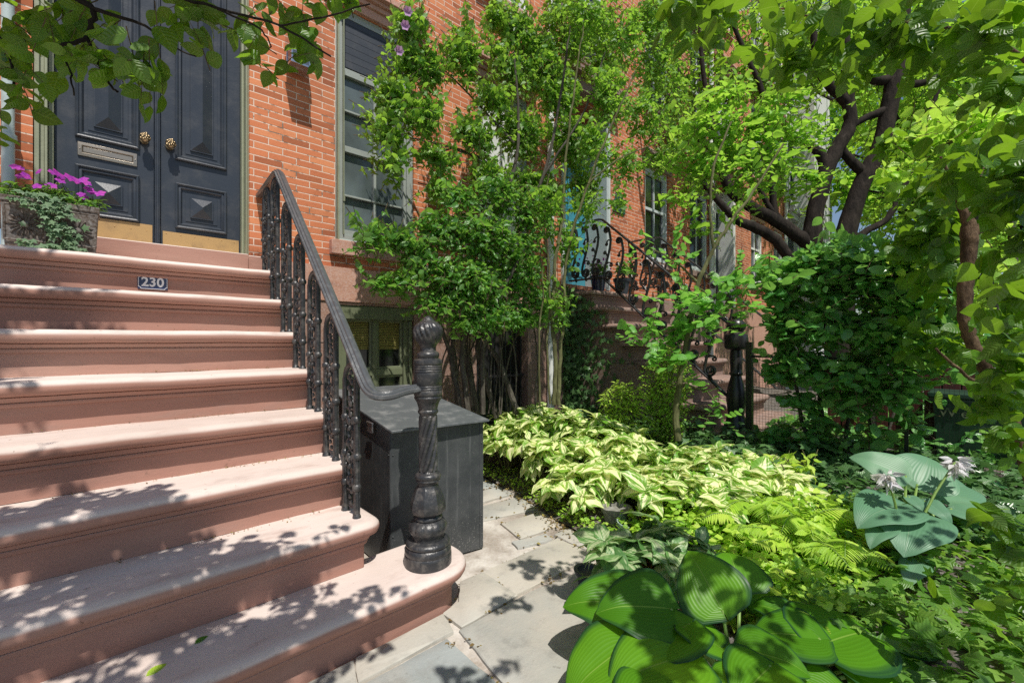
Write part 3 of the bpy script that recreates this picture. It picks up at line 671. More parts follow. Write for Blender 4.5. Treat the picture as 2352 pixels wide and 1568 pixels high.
# second basement opening, in the shade behind the shrubs
m = MB(); m.box(2.955, 3.715, YW+.095, YW+.11, .1, 1.515); m.build('basement_grille', M['darkglass'], house)
m = MB()
for k in range(9): m.tube([(3.0+k*.082, YW+.05, .12),(3.0+k*.082, YW+.05, 1.5)], .008, 6)
m.box(2.97,3.70,YW+.045,YW+.055,.8,.83); m.build('window_bars', M['iron'], house)
# down pipes
def downpipe(root, x, z0, z1, r, mat, brackets):
    m = MB(); m.tube([(x,YW-.05,z0),(x,YW-.05,z1)], r, 14)
    for z in brackets: m.lathe([(0,r+.001),(.004,r+.009),(.03,r+.009),(.034,r+.001)], (x,YW-.05,z), 14); m.box(x-.06, x-.02, YW-.045, YW+.0, z+.008, z+.024)
    return m.build('downpipe', mat, root)
downpipe(house, -.375, 1.7, 8, .027, M['pipe'], (2.32, 3.6)); downpipe(house, 4.07, .2, 8, .045, M['white'], (2.2, 3.0, 4.4))
# wall lantern
lamp = thing('wall_lantern', 'square metal wall lantern with domed top on the brick beside the black door', 'lamp', (1.12, YW, 3.4))
m = MB(); m.box(1.075, 1.165, YW-.02, YW+.0, 3.33, 3.52); m.box(1.10, 1.14, YW-.06, YW-.02, 3.45, 3.48); m.build('back_plate', M['chrome'], lamp, .004)
m = MB()
for xx in (1.052, 1.18):
    for yy in (YW-.185, YW-.062): m.box(xx, xx+.012, yy, yy+.012, 3.315, 3.49)
m.box(1.045, 1.199, YW-.192, YW-.043, 3.30, 3.3145); m.box(1.045, 1.199, YW-.192, YW-.043, 3.491, 3.505); m.box(1.064, 1.18, YW-.184, YW-.176, 3.395, 3.403)
m.build('cage', M['chrome'], lamp, .002)
m = MB(); m.tube([(1.046,YW-.118,3.506),(1.198,YW-.118,3.506)], .072, 20); m.tube([(1.122,YW-.118,3.57),(1.122,YW-.118,3.60)], .014, 10); m.build('domed_top', M['chrome'], lamp)
m = MB(); m.box(1.058, 1.186, YW-.181, YW-.056, 3.316, 3.489); m.build('lantern_glass', M['blueglass'], lamp)
# house number on the top riser
num = thing('house_number_plate', 'dark blue enamel plate with white numerals 230 on the top riser', 'house number', (.226, 3.33, 1.55))
yp = ny(1)+.06-.006; m = MB(); m.box(.157, .295, yp, yp+.007, 1.507, 1.589); m.build('plate', M['navy'], num, .004)
m = MB()
for (x0, x1, z0, z1) in ((.172,.280,1.584,1.5865),(.172,.280,1.5095,1.512),(.1595,.162,1.524,1.572),(.290,.2925,1.524,1.572)): m.box(x0, x1, yp-.0012, yp-.0002, z0, z1)
for cx, cz, a0 in ((.1595,1.5865,-90),(.2925,1.5865,180),(.1595,1.5095,0),(.2925,1.5095,90)):
    m.tube([(cx+.0125*math.cos(R(a0+k*15)), yp-.0008, cz+.0125*math.sin(R(a0+k*15))) for k in range(7)], .0014, 4)
m.build('border_line', M['enamel'], num)
for ch, x in (('2',.190),('3',.2245),('0',.260)):
    vs, fs = glyph(ch, .072, .0008, .0016); m = MB(); m.raw([(vx*.95+x, vy+yp-.0012, vz+1.5475) for vx, vy, vz in vs], fs); m.build('digit', M['enamel'], num)

# ---- the other houses of the row
def row_house(ox, label, brickm, trim, framem, doorm, glassm, door_rec, basem, x0, x1, shutter=False):
    h = thing('brick_house', label, 'house', ((x0+x1)/2, YW, 0))
    D = (ox-.47, ox+.47, 1.95, 4.4, door_rec); A = (ox+1.5, ox+2.24, 2.5, 4.0); B = (ox+3.04, ox+3.78, 2.5, 4.0)
    U = [(ox-.37, ox+.37, 5.0, 6.7), (ox+1.5, ox+2.24, 5.0, 6.7), (ox+3.04, ox+3.78, 5.0, 6.7)]; U3 = [(a, b_, 7.6, 9.2) for a, b_, _, _ in U]
    m = MB(); wall_grid(m, x0, x1, 1.90, 10.2, YW, [D, A, B]+U+U3, .10); m.build('wall', brickm, h)
    m = MB(); m.box(x0+.002, x1-.002, YW-.012, YW+.05, -.1, 1.90); m.build('basement_wall', basem, h)
    m = MB(); m.box(D[0], D[1], YW+door_rec, YW+door_rec+.05, 1.95, 3.95); d = m.build('door', doorm, h)
    m = MB()
    for xa, xb in ((D[0]+.08, ox-.04), (ox+.04, D[1]-.08)):
        for za, zb in ((2.15, 2.75), (2.9, 3.75)): m.frame(xa, xb, za, zb, YW+door_rec, [(0,0),(0,.012),(.02,.016),(.04,.002)])
    m.build('raised_panel', doorm, d)
    m = MB(); m.box(D[0]+.002, D[1]-.002, YW+door_rec-.03, YW+door_rec+.03, 3.951, 4.03); m.box(D[0]+.002, D[1]-.002, YW+door_rec-.01, YW+door_rec+.03, 4.031, 4.4)
    for xa, xb in ((D[0]+.002, D[0]+.022), (D[1]-.022, D[1]-.002)):
        m.box(xa, xb, YW-.02, YW+door_rec-.001, 1.93, 4.4)
    m.box(D[1]-.001, D[1]+.05, YW-.03, YW+.02, 1.93, 4.45); m.box(D[0]-.05, D[0]+.001, YW-.03, YW+.02, 1.93, 4.45)
    m.build('door_frame', framem, h, .003)
    for q in (A, B): window(h, *q, YW+.05, framem, glassm, [((q[2]+q[3])/2+.1, .045)], True, .055); lintel(h, q[0]-.06, q[1]+.06, q[3]+.005, trim); sill(h, q[0]-.05, q[1]+.05, q[2]-.002, trim, .1)
    for q in U+U3: window(h, *q, YW+.05, framem, glassm, [((q[2]+q[3])/2, .045)], True, .055); lintel(h, q[0]-.06, q[1]+.06, q[3]+.005, trim); sill(h, q[0]-.05, q[1]+.05, q[2]-.002, trim, .1)
    m = MB(); m.box(ox-.62, ox+.62, YW-.14, YW+.05, 4.46, 4.62); m.box(ox-.68, ox+.68, YW-.22, YW+.05, 4.621, 4.71); m.build('door_hood', trim, h, .005)
    m = MB(); m.box(x0, x1, YW-.45, YW+.1, 10.201, 10.6); m.build('cornice', trim, h, .01)
    downpipe(h, x1-.12, .2, 9.9, .04, M['white'], (2.3, 3.5, 5))
    return h
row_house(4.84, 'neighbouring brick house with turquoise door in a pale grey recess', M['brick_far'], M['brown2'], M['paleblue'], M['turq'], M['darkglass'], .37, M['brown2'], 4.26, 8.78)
row_house(9.37, 'brick house further along the row with shutters and dark doorway, before the grey one', M['brick_far'], M['brown'], M['white'], M['board'], M['blueglass'], .3, M['brown'], 8.79, 13.3)
gh = row_house(13.9, 'pale grey stuccoed house at the far end of the row', M['greystone'], M['greystone'], M['paleblue'], M['board'], M['blueglass'], .25, M['greystone'], 13.31, 18.0)
for o in gh.children: pass
m = MB(); m.box(14.0, 15.6, YW-.5, YW-.001, 1.0, 9.4); bay = m.build('bay', M['greystone'], gh, .01)
# plaque between the neighbour's door and window
pq = thing('house_number_plaque', 'dark green arched number plaque on the brick by the turquoise door', 'house number', (5.62, YW, 3.3))
m = MB(); cx, cz, hw = 5.60, 3.22, .155
pts = [(cx-hw,cz-.13),(cx+hw,cz-.13),(cx+hw,cz+.03),(cx+hw*.62,cz+.06)]+[(cx+.095*math.cos(R(a)), cz+.09+.095*math.sin(R(a))) for a in range(0,181,15)]+[(cx-hw*.62,cz+.06),(cx-hw,cz+.03)]
n = len(pts); m.raw([(x,YW-.022,z) for x,z in pts]+[(x,YW-.001,z) for x,z in pts], [tuple(range(n))]+[(i,(i+1)%n,n+(i+1)%n,n+i) for i in range(n)]); m.build('plate', paint('dark_green_enamel', (.02,.07,.065), .3), pq, .004)
for ch, x in (('1',5.545),('2',5.60),('4',5.655)):
    vs, fs = glyph(ch, .12, .0015); m = MB(); m.raw([(vx+x, vy+YW-.0245, vz+3.275) for vx, vy, vz in vs], fs); m.build('digit', M['chrome'], pq)

# ================================================================== IRON RAILING AND NEWEL
rail = thing('stair_railing', 'black cast iron railing with paired ornate balusters beside the sunlit stoop', 'railing', (.84, 1.9, .42))
HR = [(-.028,-.004),(-.028,.006),(-.020,.010),(-.019,.016),(-.009,.018),(-.006,.024),(.006,.024),(.009,.018),(.019,.016),(.020,.010),(.028,.006),(.028,-.004),(.016,-.012),(-.016,-.012)]
RX = .84
hp = [(.885,3.75,2.30),(.862,3.42,2.296),(.842,3.14,2.292),(RX,3.10,2.275)]+[(RX,3.10-1.22*k/6,2.275-1.22*.99*k/6) for k in range(1,7)]
p, _ = crv([(Vector(q),1) for q in [(RX,1.93,1.115),(RX,1.85,1.035),(.842,1.795,.99),(.858,1.755,.972),(.90,1.735,.972),(.96,1.735,.985),(1.035,1.735,.992)]], 5)
m = MB(); m.sweep(hp[:-1]+[(RX,1.95,1.135)]+[tuple(q) for q in p[3:]], [(a*1.08, b_*1.05) for a, b_ in HR]); m.build('handrail', M['railtop'], rail, sharp=30)
def rail_z(y): return 2.285 if y > 3.105 else 2.275-.99*(3.10-y)
def baluster(mb, x, y0, y1, zb, zt0, zt1, seed):
    rnd = random.Random(seed); L = min(zt0, zt1)-zb; yc = (y0+y1)/2; rb = abs(y1-y0)/2
    for y in (y0, y1):
        arch = zt0 if y == y0 else zt1; top = min(zt0, zt1)-rb-.004
        mb.tube([(x,y,zb+.006),(x,y,top)], .0125, 8)
        for a in range(4): mb.tube([(x+.0125*math.cos(a*1.57+.78), y+.0125*math.sin(a*1.57+.78), zb+.02),(x+.0125*math.cos(a*1.57+.78), y+.0105*math.sin(a*1.57+.78), top)], .003, 4)
        mb.lathe([(0,.020),(.012,.018),(.018,.013),(.026,.012)], (x,y,zb), 10)
        for h in (.2, .40, .64): mb.ball((x,y,zb+h*L), .0215, 1, 1, .95, 8, 6)
    top = min(zt0, zt1)-rb-.006
    mb.tube([(x, yc-rb*math.cos(math.pi*k/8), top+rb*math.sin(math.pi*k/8)) for k in range(9)], .012, 8)
    for h in (.30, .55):                                          # rings and leaves between the bars
        c = (x, yc, zb+h*L); mb.tube([(x, yc+.027*math.cos(a*.5236), c[2]+.038*math.sin(a*.5236)) for a in range(13)], .007, 6)
        for s in (-1, 1):
            mb.ball((x,yc+s*.026,c[2]+.052), .014, .9, 1.2, 1.6, 7, 5); mb.ball((x,yc+s*.024,c[2]-.054), .014, .9, 1.3, 1.6, 7, 5); mb.ball((x-.014,yc+s*.02,c[2]+.02), .009, 1, 1, 1.4, 6, 5)
        mb.ball((x-.006,yc,c[2]+.046), .013, .9, 1, 1.4, 7, 5)
    for k in range(9):                                            # openwork in the arch head
        z = top+rb*.5-k*.024; mb.ball((x+rnd.uniform(-.004,.004), yc+(.009 if k % 2 else -.009), z), .0125, .8, 1.3, 1.15, 7, 5)
        mb.tube([(x,yc-.014,z),(x,yc+.014,z-.018)], .0045, 5)
    for k in range(5): z = zb+.055+k*.026; mb.ball((x, yc+(.008 if k % 2 else -.008), z), .010, .8, 1.2, 1.2, 7, 5)
    mb.tube([(x,y0,zb+.16*L),(x,y1,zb+.16*L)], .006, 6); mb.tube([(x,y0,zb+.70*L),(x,y1,zb+.70*L)], .006, 6)
    for s in (-1, 1): mb.tube([(x,yc+s*rb*.8,zb+.46*L),(x,yc,zb+.43*L),(x,yc-s*rb*.8,zb+.40*L)], .005, 5)
for n in range(1, 8):
    y0 = ny(n)+.10; m = MB(); y1 = y0+.125
    baluster(m, RX+(.01 if n == 1 else 0), y0, y1, nz(n)-.002, rail_z(y0)-.012, rail_z(y1)-.012, n); m.build('baluster', M['post'], rail, sharp=50)
newel = thing('newel_post', 'black turned iron newel post with twisted shaft and ball finial at the stoop foot', 'newel post', (1.087, 1.735, .21))
NP = [(88,5),(92,17),(100,24),(108,31),(114,36),(119,44),(128,57),(140,67),(155,74),(170,77),(185,77),(200,74),(215,69),(230,62),(242,52),(252,46),(262,43),(275,43),(283,46),(288,55),(293,60),(302,62),(311,61),(317,57),(322,57),(328,72),(332,78),(345,80),(355,79),(359,76),(362,78),(368,78),(371,75),(375,78),(381,78),(384,75),(388,78),(394,78),(397,75),(402,77),(408,77),(415,77),(466,77),(470,74),(474,77),(479,77),(482,74),(486,77),(492,77),(495,74),(500,77),(516,78),(524,77),(528,73),(538,77),(546,73),(554,67),(566,61),(586,55),(604,51),(608,54),(614,56),(621,55),(626,50),(634,46)]
NP += [(634+k*6.2,46) for k in range(1,51)]+[(948,49),(952,60),(958,68),(966,72),(976,71),(984,66),(992,68),(1000,61),(1008,56),(1020,56),(1030,63),(1050,72),(1080,84),(1110,92),(1135,95),(1150,94),(1163,90),(1172,80),(1180,70),(1186,76),(1194,79),(1201,78),(1206,74),(1212,84),(1222,97),(1236,105),(1250,106),(1264,103),(1278,96),(1290,88),(1304,85),(1312,86),(1316,104),(1322,116),(1332,121),(1340,120),(1346,115),(1352,122),(1366,126),(1380,127),(1386,124),(1392,128),(1402,129),(1480,129),(1490,129)]
K = .000815
def nmod(z, r, a):
    yz = (1.3916-z)/K
    if 640 < yz < 942: return r+.0046*(abs(math.cos(4*a+yz*.031))*2-1)
    if 132 < yz < 225: return r+.0050*(abs(math.cos(8*a-yz*.045))*2-1)*min(1, (yz-132)/12, (225-yz)/10)
    if 1020 < yz < 1168: return r/ max(math.cos((a % (math.pi/4))-math.pi/8), .9)*.965
    if 1214 < yz < 1300: return r*(1-.045*(1-abs(math.cos(6*a))**.6))
    if 540 < yz < 602: return r*(1-.05*(1-abs(math.cos(9*a))))
    return r
def npart(lo, hi, name, mat):
    pr = [((1.3916-y*K), h*K) for y, h in NP if lo <= y <= hi][::-1]
    m = MB(); m.lathe(pr, (1.087,1.735,0), 96, nmod); return m.build(name, mat, newel, sharp=38)
npart(0, 262, 'finial', M['post']); npart(262, 634, 'capital', M['post']); npart(634, 948, 'twisted_shaft', M['post']); npart(948, 1500, 'base', M['post'])

# ================================================================== METAL BOX
mb_ = thing('metal_bin_box', 'black sheet metal storage box with sloping lid beside the stoop', 'storage box', (1.36, 2.45, 0))
fl, fr, bl, br = (1.095,2.105), (1.632,2.015), (1.115,2.90), (1.632,2.86); z0f, z1b = .735, .875
m = MB()
V = [(*fl,.01),(*fr,.01),(*br,.01),(*bl,.01),(*fl,z0f),(*fr,z0f),(*br,z1b),(*bl,z1b)]
m.raw(V, [(0,1,5,4),(1,2,6,5),(2,3,7,6),(3,0,4,7),(4,5,6,7)])
for a, b_ in ((0,1),(1,2),(3,0)):
    A, B = Vector(V[a]), Vector(V[b_]); d = (B-A).normalized(); nn = Vector((d.y,-d.x,0)); H = z0f if a == 0 else z0f
    for q in (A+d*.012, B-d*.012): m.obox(q+nn*.0015+Vector((0,0,H/2)), d*.011, nn*.0012, Vector((0,0,H/2-.006)))
    for q in (A+d*.012, B-d*.012):
        for z in (.03, .2, .62, .70): m.ball((q.x+nn.x*.003, q.y+nn.y*.003, z), .0045)
m.build('body', M['sheet'], mb_, .002)
m = MB(); up = Vector((0,0,.012)); e = .028
tl = [Vector((fl[0]-.02,fl[1]-.05,z0f+.008)),Vector((fr[0]+.012,fr[1]-.045,z0f+.010)),Vector((br[0]+.015,br[1]+.02,z1b+.008)),Vector((bl[0]-.02,bl[1]+.02,z1b+.006))]
m.raw(tl+[q+up for q in tl], [(3,2,1,0),(4,5,6,7),(0,1,5,4),(1,2,6,5),(2,3,7,6),(3,0,4,7)]); m.build('lid', M['lid'], mb_, .002)
m = MB(); m.obox((1.078,2.30,.735), (.004,.0,0), (0,.028,0), (0,0,.024)); m.tube([(1.076,2.265,.762),(1.076,2.335,.766)], .006, 8); m.build('hinge', M['chrome'], mb_, .001)

# ================================================================== FLOWER TROUGH
tr = thing('flower_trough', 'rusty brown cast trough with sunburst panels at the black door', 'planter', (-.185, 3.5, 1.68))
m = MB(); tx0, tx1, ty0, ty1, tz0, tz1 = -.368, -.008, 3.40, 3.60, 1.683, 1.95
V = []; ins = .012
for z, i in ((tz0,ins),(tz1-.03,0),(tz1-.028,-.006),(tz1,-.006),(tz1,.010),(tz1-.04,.014)): V.append([(tx0+i,ty0+i,z),(tx1-i,ty0+i,z),(tx1-i,ty1-i,z),(tx0+i,ty1-i,z)])
for a, b_ in zip(V, V[1:]):
    for k in range(4): m.face([a[k],a[(k+1)%4],b_[(k+1)%4],b_[k]])
m.face(V[-1]); m.face(V[0][::-1]); m.build('body', M['planter'], tr, .002)
for cx in (-.285, -.092):
    m = MB(); c = Vector((cx, ty0+.004, 1.81)); m.ball((c.x, c.y, c.z), .018, 1, .5, 1, 12, 8)
    for k in range(18):
        a = 2*math.pi*k/18; d = Vector((math.cos(a),0,math.sin(a))); q = Vector((-d.z,0,d.x)); L = .068 if k % 2 else .058
        m.raw([c+d*.02+q*.001, c+d*.02-q*.001, c+d*L-q*.0055, c+d*L+q*.0055, c+d*(L*.75)-Vector((0,.010,0)), c+d*.02-Vector((0,.006,0))], [(0,5,4,3),(5,1,2,4),(3,4,2)])
    m.build('sunburst', M['planter'], tr)
    m = MB(); m.frame(cx-.078, cx+.078, tz0+.04, tz1-.04, ty0+.006, [(0,.004),(.004,.008),(.010,.004)]); m.build('panel_border', M['planter'], tr)
m = MB(); m.box(tx0+.015, tx1-.015, ty0+.016, ty1-.016, tz1-.045, tz1-.03); m.build('potting_soil', M['soil'], tr)
# ================================================================== NEIGHBOUR'S STOOP, RAILS, FENCE
S2 = .15
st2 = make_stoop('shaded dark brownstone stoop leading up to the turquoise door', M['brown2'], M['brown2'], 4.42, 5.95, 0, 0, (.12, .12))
for z in (.42, .80, 1.18, 1.47): m = MB(); m.box(4.4165, 4.421, ny(9-int(z/.21)-1)+.4, YW-.05, z, z+.006); m.build('mortar_seam', M['soil'], st2)
st2.location = (0, 0, S2)
def scroll(mb, x, y, z, h, dirn=1):
    """S shaped iron scroll standing in the plane of the rail"""
    s = h/.70; P = []
    for k in range(19): a = R(620-k*34); r = .006+.032*k/18; P.append((-.028+r*math.cos(a), .635+r*math.sin(a)))
    P += [(.022,.58),(.034,.50),(.022,.40),(-.008,.30),(-.040,.21),(-.058,.13)]
    for k in range(19): a = R(180+k*34); r = .060-.050*k/18; P.append((0+r*math.cos(a), .085+r*math.sin(a)))
    mb.tube([(x, y-dirn*a*s, z+b*s) for a, b in P], .0145, 6)
    for (a0, b0, a1, b1, rr) in ((.03,.50,-.03,.46,.020),(-.01,.30,-.055,.36,.022),(-.04,.21,.035,.20,.026)):
        Q = [(a0, b0), ((a0+a1)/2, (b0+b1)/2+.03)]+[(a1+rr*(1-k/14)*math.cos(R(90-k*38)), b1+rr*(1-k/14)*math.sin(R(90-k*38))) for k in range(12)]
        mb.tube([(x, y-dirn*a*s, z+b*s) for a, b in Q], .010, 5)
    for k in range(3): mb.ball((x, y-dirn*(-.004+.006*k)*s, z+(.02-.015*k)*s), .017, .8, 1, 1.2, 7, 5)
def scroll_rail(label, X, nb):
    r = thing('scroll_railing', label, 'railing', (X, 2.5, 1.0))
    ya, yb = 3.245, 1.74; za, zb = 2.70, 1.36; sl = (za-zb)/(ya-yb)
    HB = [(-.022,-.008),(-.022,.006),(-.008,.014),(.008,.014),(.022,.006),(.022,-.008)]
    m = MB(); m.sweep([(X,YW,2.70),(X,3.30,2.70),(X,ya,2.685),(X,2.6,za-sl*.645),(X,yb,zb)], HB); m.build('handrail', M['iron'], r)
    m = MB(); m.sweep([(X,YW,1.99),(X,ya,1.985),(X,2.6,1.985-sl*.645),(X,yb,1.985-sl*(ya-yb))], HB); m.build('bottom_rail', M['iron'], r)
    ys = [3.66, 3.50, 3.34]+[3.16-.175*k for k in range(nb)]
    for y in ys:
        zt = 2.69 if y > ya else za-sl*(ya-y); m = MB(); scroll(m, X, y, zt-.70, .69); m.build('scroll_baluster', M['iron'], r)
    m = MB()
    for y, z0, z1 in ((3.27,1.83,2.0),(2.55,1.2,1.38)): m.tube([(X,y,z0),(X,y,z1)], .012, 8)
    m.build('foot', M['iron'], r)
    return r
scroll_rail('near black iron scroll railing on the brownstone stoop of the turquoise door', 4.50, 8)
scroll_rail('far black iron scroll railing with its top showing against the neighbour\'s windows', 5.87, 6)
n2 = thing('newel_post', 'shiny black iron newel with wide collar beside the dark stoop and mesh fence', 'newel post', (4.50, 1.69, .36))
def nl(prof, name): m = MB(); m.lathe([(z, r) for r, z in prof], (4.50,1.69,0), 40); m.build(name, M['iron'], n2, sharp=40)
nl([(.105,.36),(.108,.40),(.09,.44),(.085,.47),(.07,.50),(.078,.56),(.088,.64),(.082,.72),(.066,.80),(.05,.86),(.048,.875)], 'base')
nl([(.048,.875),(.058,.885),(.06,.90),(.05,.915),(.052,.95),(.056,1.05),(.05,1.12)], 'shaft')
nl([(.05,1.12),(.09,1.13),(.105,1.15),(.107,1.24),(.10,1.27),(.075,1.285),(.06,1.30),(.078,1.32),(.088,1.35),(.082,1.38),(.055,1.41),(.036,1.425),(.042,1.44),(.036,1.462),(.014,1.478),(.002,1.482)], 'finial')
# mesh fence along the boundary, under the hedge
FX = 4.36
fn = thing('mesh_fence', 'low black wire mesh fence on square posts under the dark hedge', 'fence', (FX, .2, .3))
for y in (1.52, .98, .44, -.10, -.64, -1.18):
    m = MB(); t = .026 if y > 1.5 else .012; m.box(FX-t, FX+t, y-t, y+t, .22, 1.20 if y > 1.5 else 1.1); m.build('post', M['iron'], fn, .002)
for z in (.36, 1.06): m = MB(); m.box(FX-.008, FX+.008, -1.17, 1.493, z, z+.02); m.build('rail', M['iron'], fn)
m = MB()
for k in range(106): y = 1.49-k*.025; m.box(FX+.013, FX+.0145, y, y+.0016, .30, 1.075)
for k in range(31): z = .31+k*.025; m.box(FX+.0146, FX+.016, -1.16, 1.49, z, z+.0016)
m.build('wire_mesh', M['iron'], fn)
sc = thing('slatted_screen', 'dark red slatted wooden screen behind the mesh fence', 'screen', (5.2, .6, .2))
m = MB()
for k in range(14): y = 1.1-k*.115; m.box(5.18, 5.21, y-.105, y, .2, .98)
m.build('boards', paint('dark_red_wood', (.085,.018,.016), .6, (.04,.01,.01), .6), sc, .003)
m = MB(); m.box(5.215, 5.25, -.5, 1.1, .4, .48); m.box(5.215, 5.25, -.5, 1.1, .8, .88); m.build('cross_rail', M['board'], sc)
bn = thing('lidded_bin', 'dark green bin marked We behind the mesh fence at the right', 'bin', (4.9, .12, .2))
m = MB(); V = []
for z, i in ((.22,.03),(.74,0),(.742,-.015),(.77,-.015)): V.append([(4.78+i,-.16+i,z),(5.16-i,-.16+i,z),(5.16-i,.33-i,z),(4.78+i,.33-i,z)])
for a, b_ in zip(V, V[1:]):
    for k in range(4): m.face([a[k],a[(k+1)%4],b_[(k+1)%4],b_[k]])
m.face(V[-1]); gm = paint('dark_green_plastic', (.016,.05,.03), .4, (.03,.05,.04), .4); m.build('body', gm, bn, .004)
m = MB(); m.box(4.755,5.18,-.19,.36,.771,.81); m.build('lid', gm, bn, .01)
for ch, y in (('W',.245),('e',.15)):
    vs, fs = glyph(ch, .10, .001); m = MB(); m.raw([(4.779-.004+vy, y-vx, vz+.66) for vx, vy, vz in vs], fs); m.build('letter', paint('worn_lettering', (.13,.16,.09), .5), bn)

# ================================================================== POTS AND SMALL THINGS OF THE BED
def plant(name, label, cat, loc, group=None): return thing(name, label, cat, loc, group)
def pot(label, c, r, h, mat, rim=.012, n=28):
    p = thing('plant_pot', label, 'pot', c); m = MB()
    m.lathe([(0,r*.72),(h*.8,r*.96),(h*.8+.002,r+rim*.6),(h,r+rim),(h,r-.008),(h*.86,r-.014)], c, n); m.build('body', mat, p, sharp=50)
    m = MB(); m.tube([(c[0],c[1],c[2]+h*.82),(c[0],c[1],c[2]+h*.84)], r*.93, n); m.build('potting_soil', M['soil'], p); return p
q = at(1415, 1235, Z=.02); pot('grey stone pot half hidden by variegated leaves at the paving edge', (q.x+.09,q.y+.06,.015), .085, .155, M['greypot'])
q = at(1690, 1400, Z=.03); pot('terracotta pot holding the grey variegated plant beside the big hosta', (1.73,.99,.03), .125, .20, M['terracotta'])
pot('small terracotta pot behind the green plastic trough', (2.40,1.30,.06), .075, .12, M['terracotta'])
pot('dark round pot tucked at the paving edge under grey variegated leaves', (1.735,1.34,.012), .055, .09, M['board'])
pot('wide weathered bowl planter under the lime shrub near the dark stoop', (3.32,2.15,.22), .17, .15, M['greypot'])
for i_, (lab, c_, r_, mt) in enumerate((('dark glazed pot with a flowering plant under the near scroll railing by the turquoise door', (4.72,3.47,1.832), .10, 'navy'), ('round dark pot with leafy plant on the landing between the two scroll railings', (5.12,3.38,1.832), .105, 'board'))):
    pp = pot(lab, c_, r_, .21, M[mt]); tw_ = MB()
    q_ = plant('potted_flowers', ('pink and green bushy plant in the dark glazed pot by the turquoise door', 'green bushy plant in the round dark pot on the landing')[i_], 'plant', (c_[0], c_[1], c_[2]+.2))
    leaf_mesh('foliage', blob_leaves([((c_[0], c_[1], c_[2]+.32), (.13,.13,.12), 40)], .05, 'ovate', 7, .12, .2, .9, .8, tw_), M['l_gloss'], q_); tw_.build('stems', M['stem'], q_)
    if i_ == 0: leaf_mesh('blossom', [leaf_arrays(np.array(c_)+np.array((0,0,.34))+rng.normal(size=(60,3))*.08, rand_dir(60), rand_dir(60), .03, 'petal')], M['petal'], q_)
tg = thing('plastic_trough', 'cracked pale green plastic trough among creeping plants at the bed edge', 'planter', (2.33, 1.42, .02))
m = MB(); cx, cy = 2.33, 1.42
def ell(a, z, k): return (cx+.155*k*math.cos(a), cy+.115*k*math.sin(a), z)
for k in range(26):
    if k in (14, 15, 20, 21): continue
    a0, a1 = 2*math.pi*k/26, 2*math.pi*(k+1)/26; zt = .16 if 5 < k < 15 else .11
    m.face([ell(a0,.02,.85), ell(a1,.02,.85), ell(a1,zt,1), ell(a0,zt,1)]); m.face([ell(a0,zt,1), ell(a1,zt,1), ell(a1,zt,.94), ell(a0,zt,.94)]); m.face([ell(a0,zt,.94), ell(a1,zt,.94), ell(a1,.03,.82), ell(a0,.03,.82)])
m.build('shell', M['trough'], tg); m = MB(); m.lathe([(0,.11),(.05,.12)], (cx,cy,.02), 20); m.build('potting_soil', M['soil'], tg)
# ================================================================== PLANTS
def rosettes(base, n, rad, h, size, tpl, perr=6, lean=.6, stems=None, droop=.35, hj=.25):
    """stems from one crown, each with a whorl of arching leaves"""
    base = np.array(base, float); out = []
    for k in range(n):
        a = rng.random()*6.283; rr = rad*math.sqrt(rng.random()); t = base+np.array((rr*math.cos(a), rr*math.sin(a), h*(1-hj*rng.random())*(1-.35*(rr/rad)**2)))
        if stems is not None: stems.tube([tuple(base+(t-base)*np.array((.25,.25,0))), tuple((base+t)/2+np.array((rr*math.cos(a)*.15, rr*math.sin(a)*.15, 0))), tuple(t)], .0028, 4, False)
        ax = nrm(np.array((math.cos(a)*lean*rr/rad, math.sin(a)*lean*rr/rad, 1.))); o = rng.random()*6
        for lev, (m_, el, sc) in enumerate(((perr, .15, 1.), (max(2, perr//2), .8, .62), (perr-1, -.25, .95))):
            if lev == 2 and rng.random() < .35: continue
            ph = o+np.arange(m_)*6.283/m_+rng.normal(size=m_)*.25+lev
            d = np.c_[np.cos(ph), np.sin(ph), np.full(m_, el)]+rng.normal(size=(m_, 3))*.32+ax*.1
            P = np.repeat((t-np.array((0,0,.05*h*(lev == 2)*2)))[None], m_, 0)+nrm(d)*.012
            out.append(leaf_arrays(P, d, np.repeat(ax[None], m_, 0)+rng.normal(size=(m_, 3))*.25-nrm(d)*0+UP*.4, size*sc*(.5+.85*rng.random(m_)), tpl, np.clip(rng.random(m_)*.7+rng.random()*.3, 0, 1)))
    return out
GV = 'variegated plants massed along the flagstone path'
spots = [(2.52,3.12,.42),(2.60,2.86,.50),(2.78,3.05,.46),(2.60,2.56,.50),(2.86,2.72,.52),(3.06,2.92,.44),(2.55,2.30,.42),(2.80,2.40,.48),(3.04,2.50,.46),(2.42,2.08,.32),(2.66,2.08,.40),(2.90,2.12,.42),(3.10,2.22,.36),(2.38,1.86,.26),(2.56,1.80,.32),(2.78,1.84,.36),(2.98,1.86,.34),
 (2.52,1.52,.26),(2.70,1.58,.28),(2.88,1.50,.28),(2.42,1.34,.24),(2.60,1.28,.27),(2.80,1.26,.28),(3.00,1.30,.28),(2.50,1.10,.2),(2.70,1.02,.22),(2.90,1.06,.24),(3.10,1.10,.22),(2.92,.86,.2)]
for x, y, h in spots:
    b0 = (x, y, soil(x, y)); p_ = plant('variegated_plant', 'cream and green variegated leafy plant in the sunny bed beside the flagstone path', 'plant', b0, GV)
    sm_ = MB(); lv = rosettes(b0, 11 if h > .3 else 9, .17, h, .115, 'var', 6, stems=sm_)
    leaf_mesh('foliage', lv, M['l_var'], p_); sm_.build('stems', M['stem'], p_)
b0 = (1.73, .99, .19); p_ = plant('potted_variegated_plant', 'grey green variegated plant in a terracotta pot in front of the lime bed', 'plant', b0); sm_ = MB()
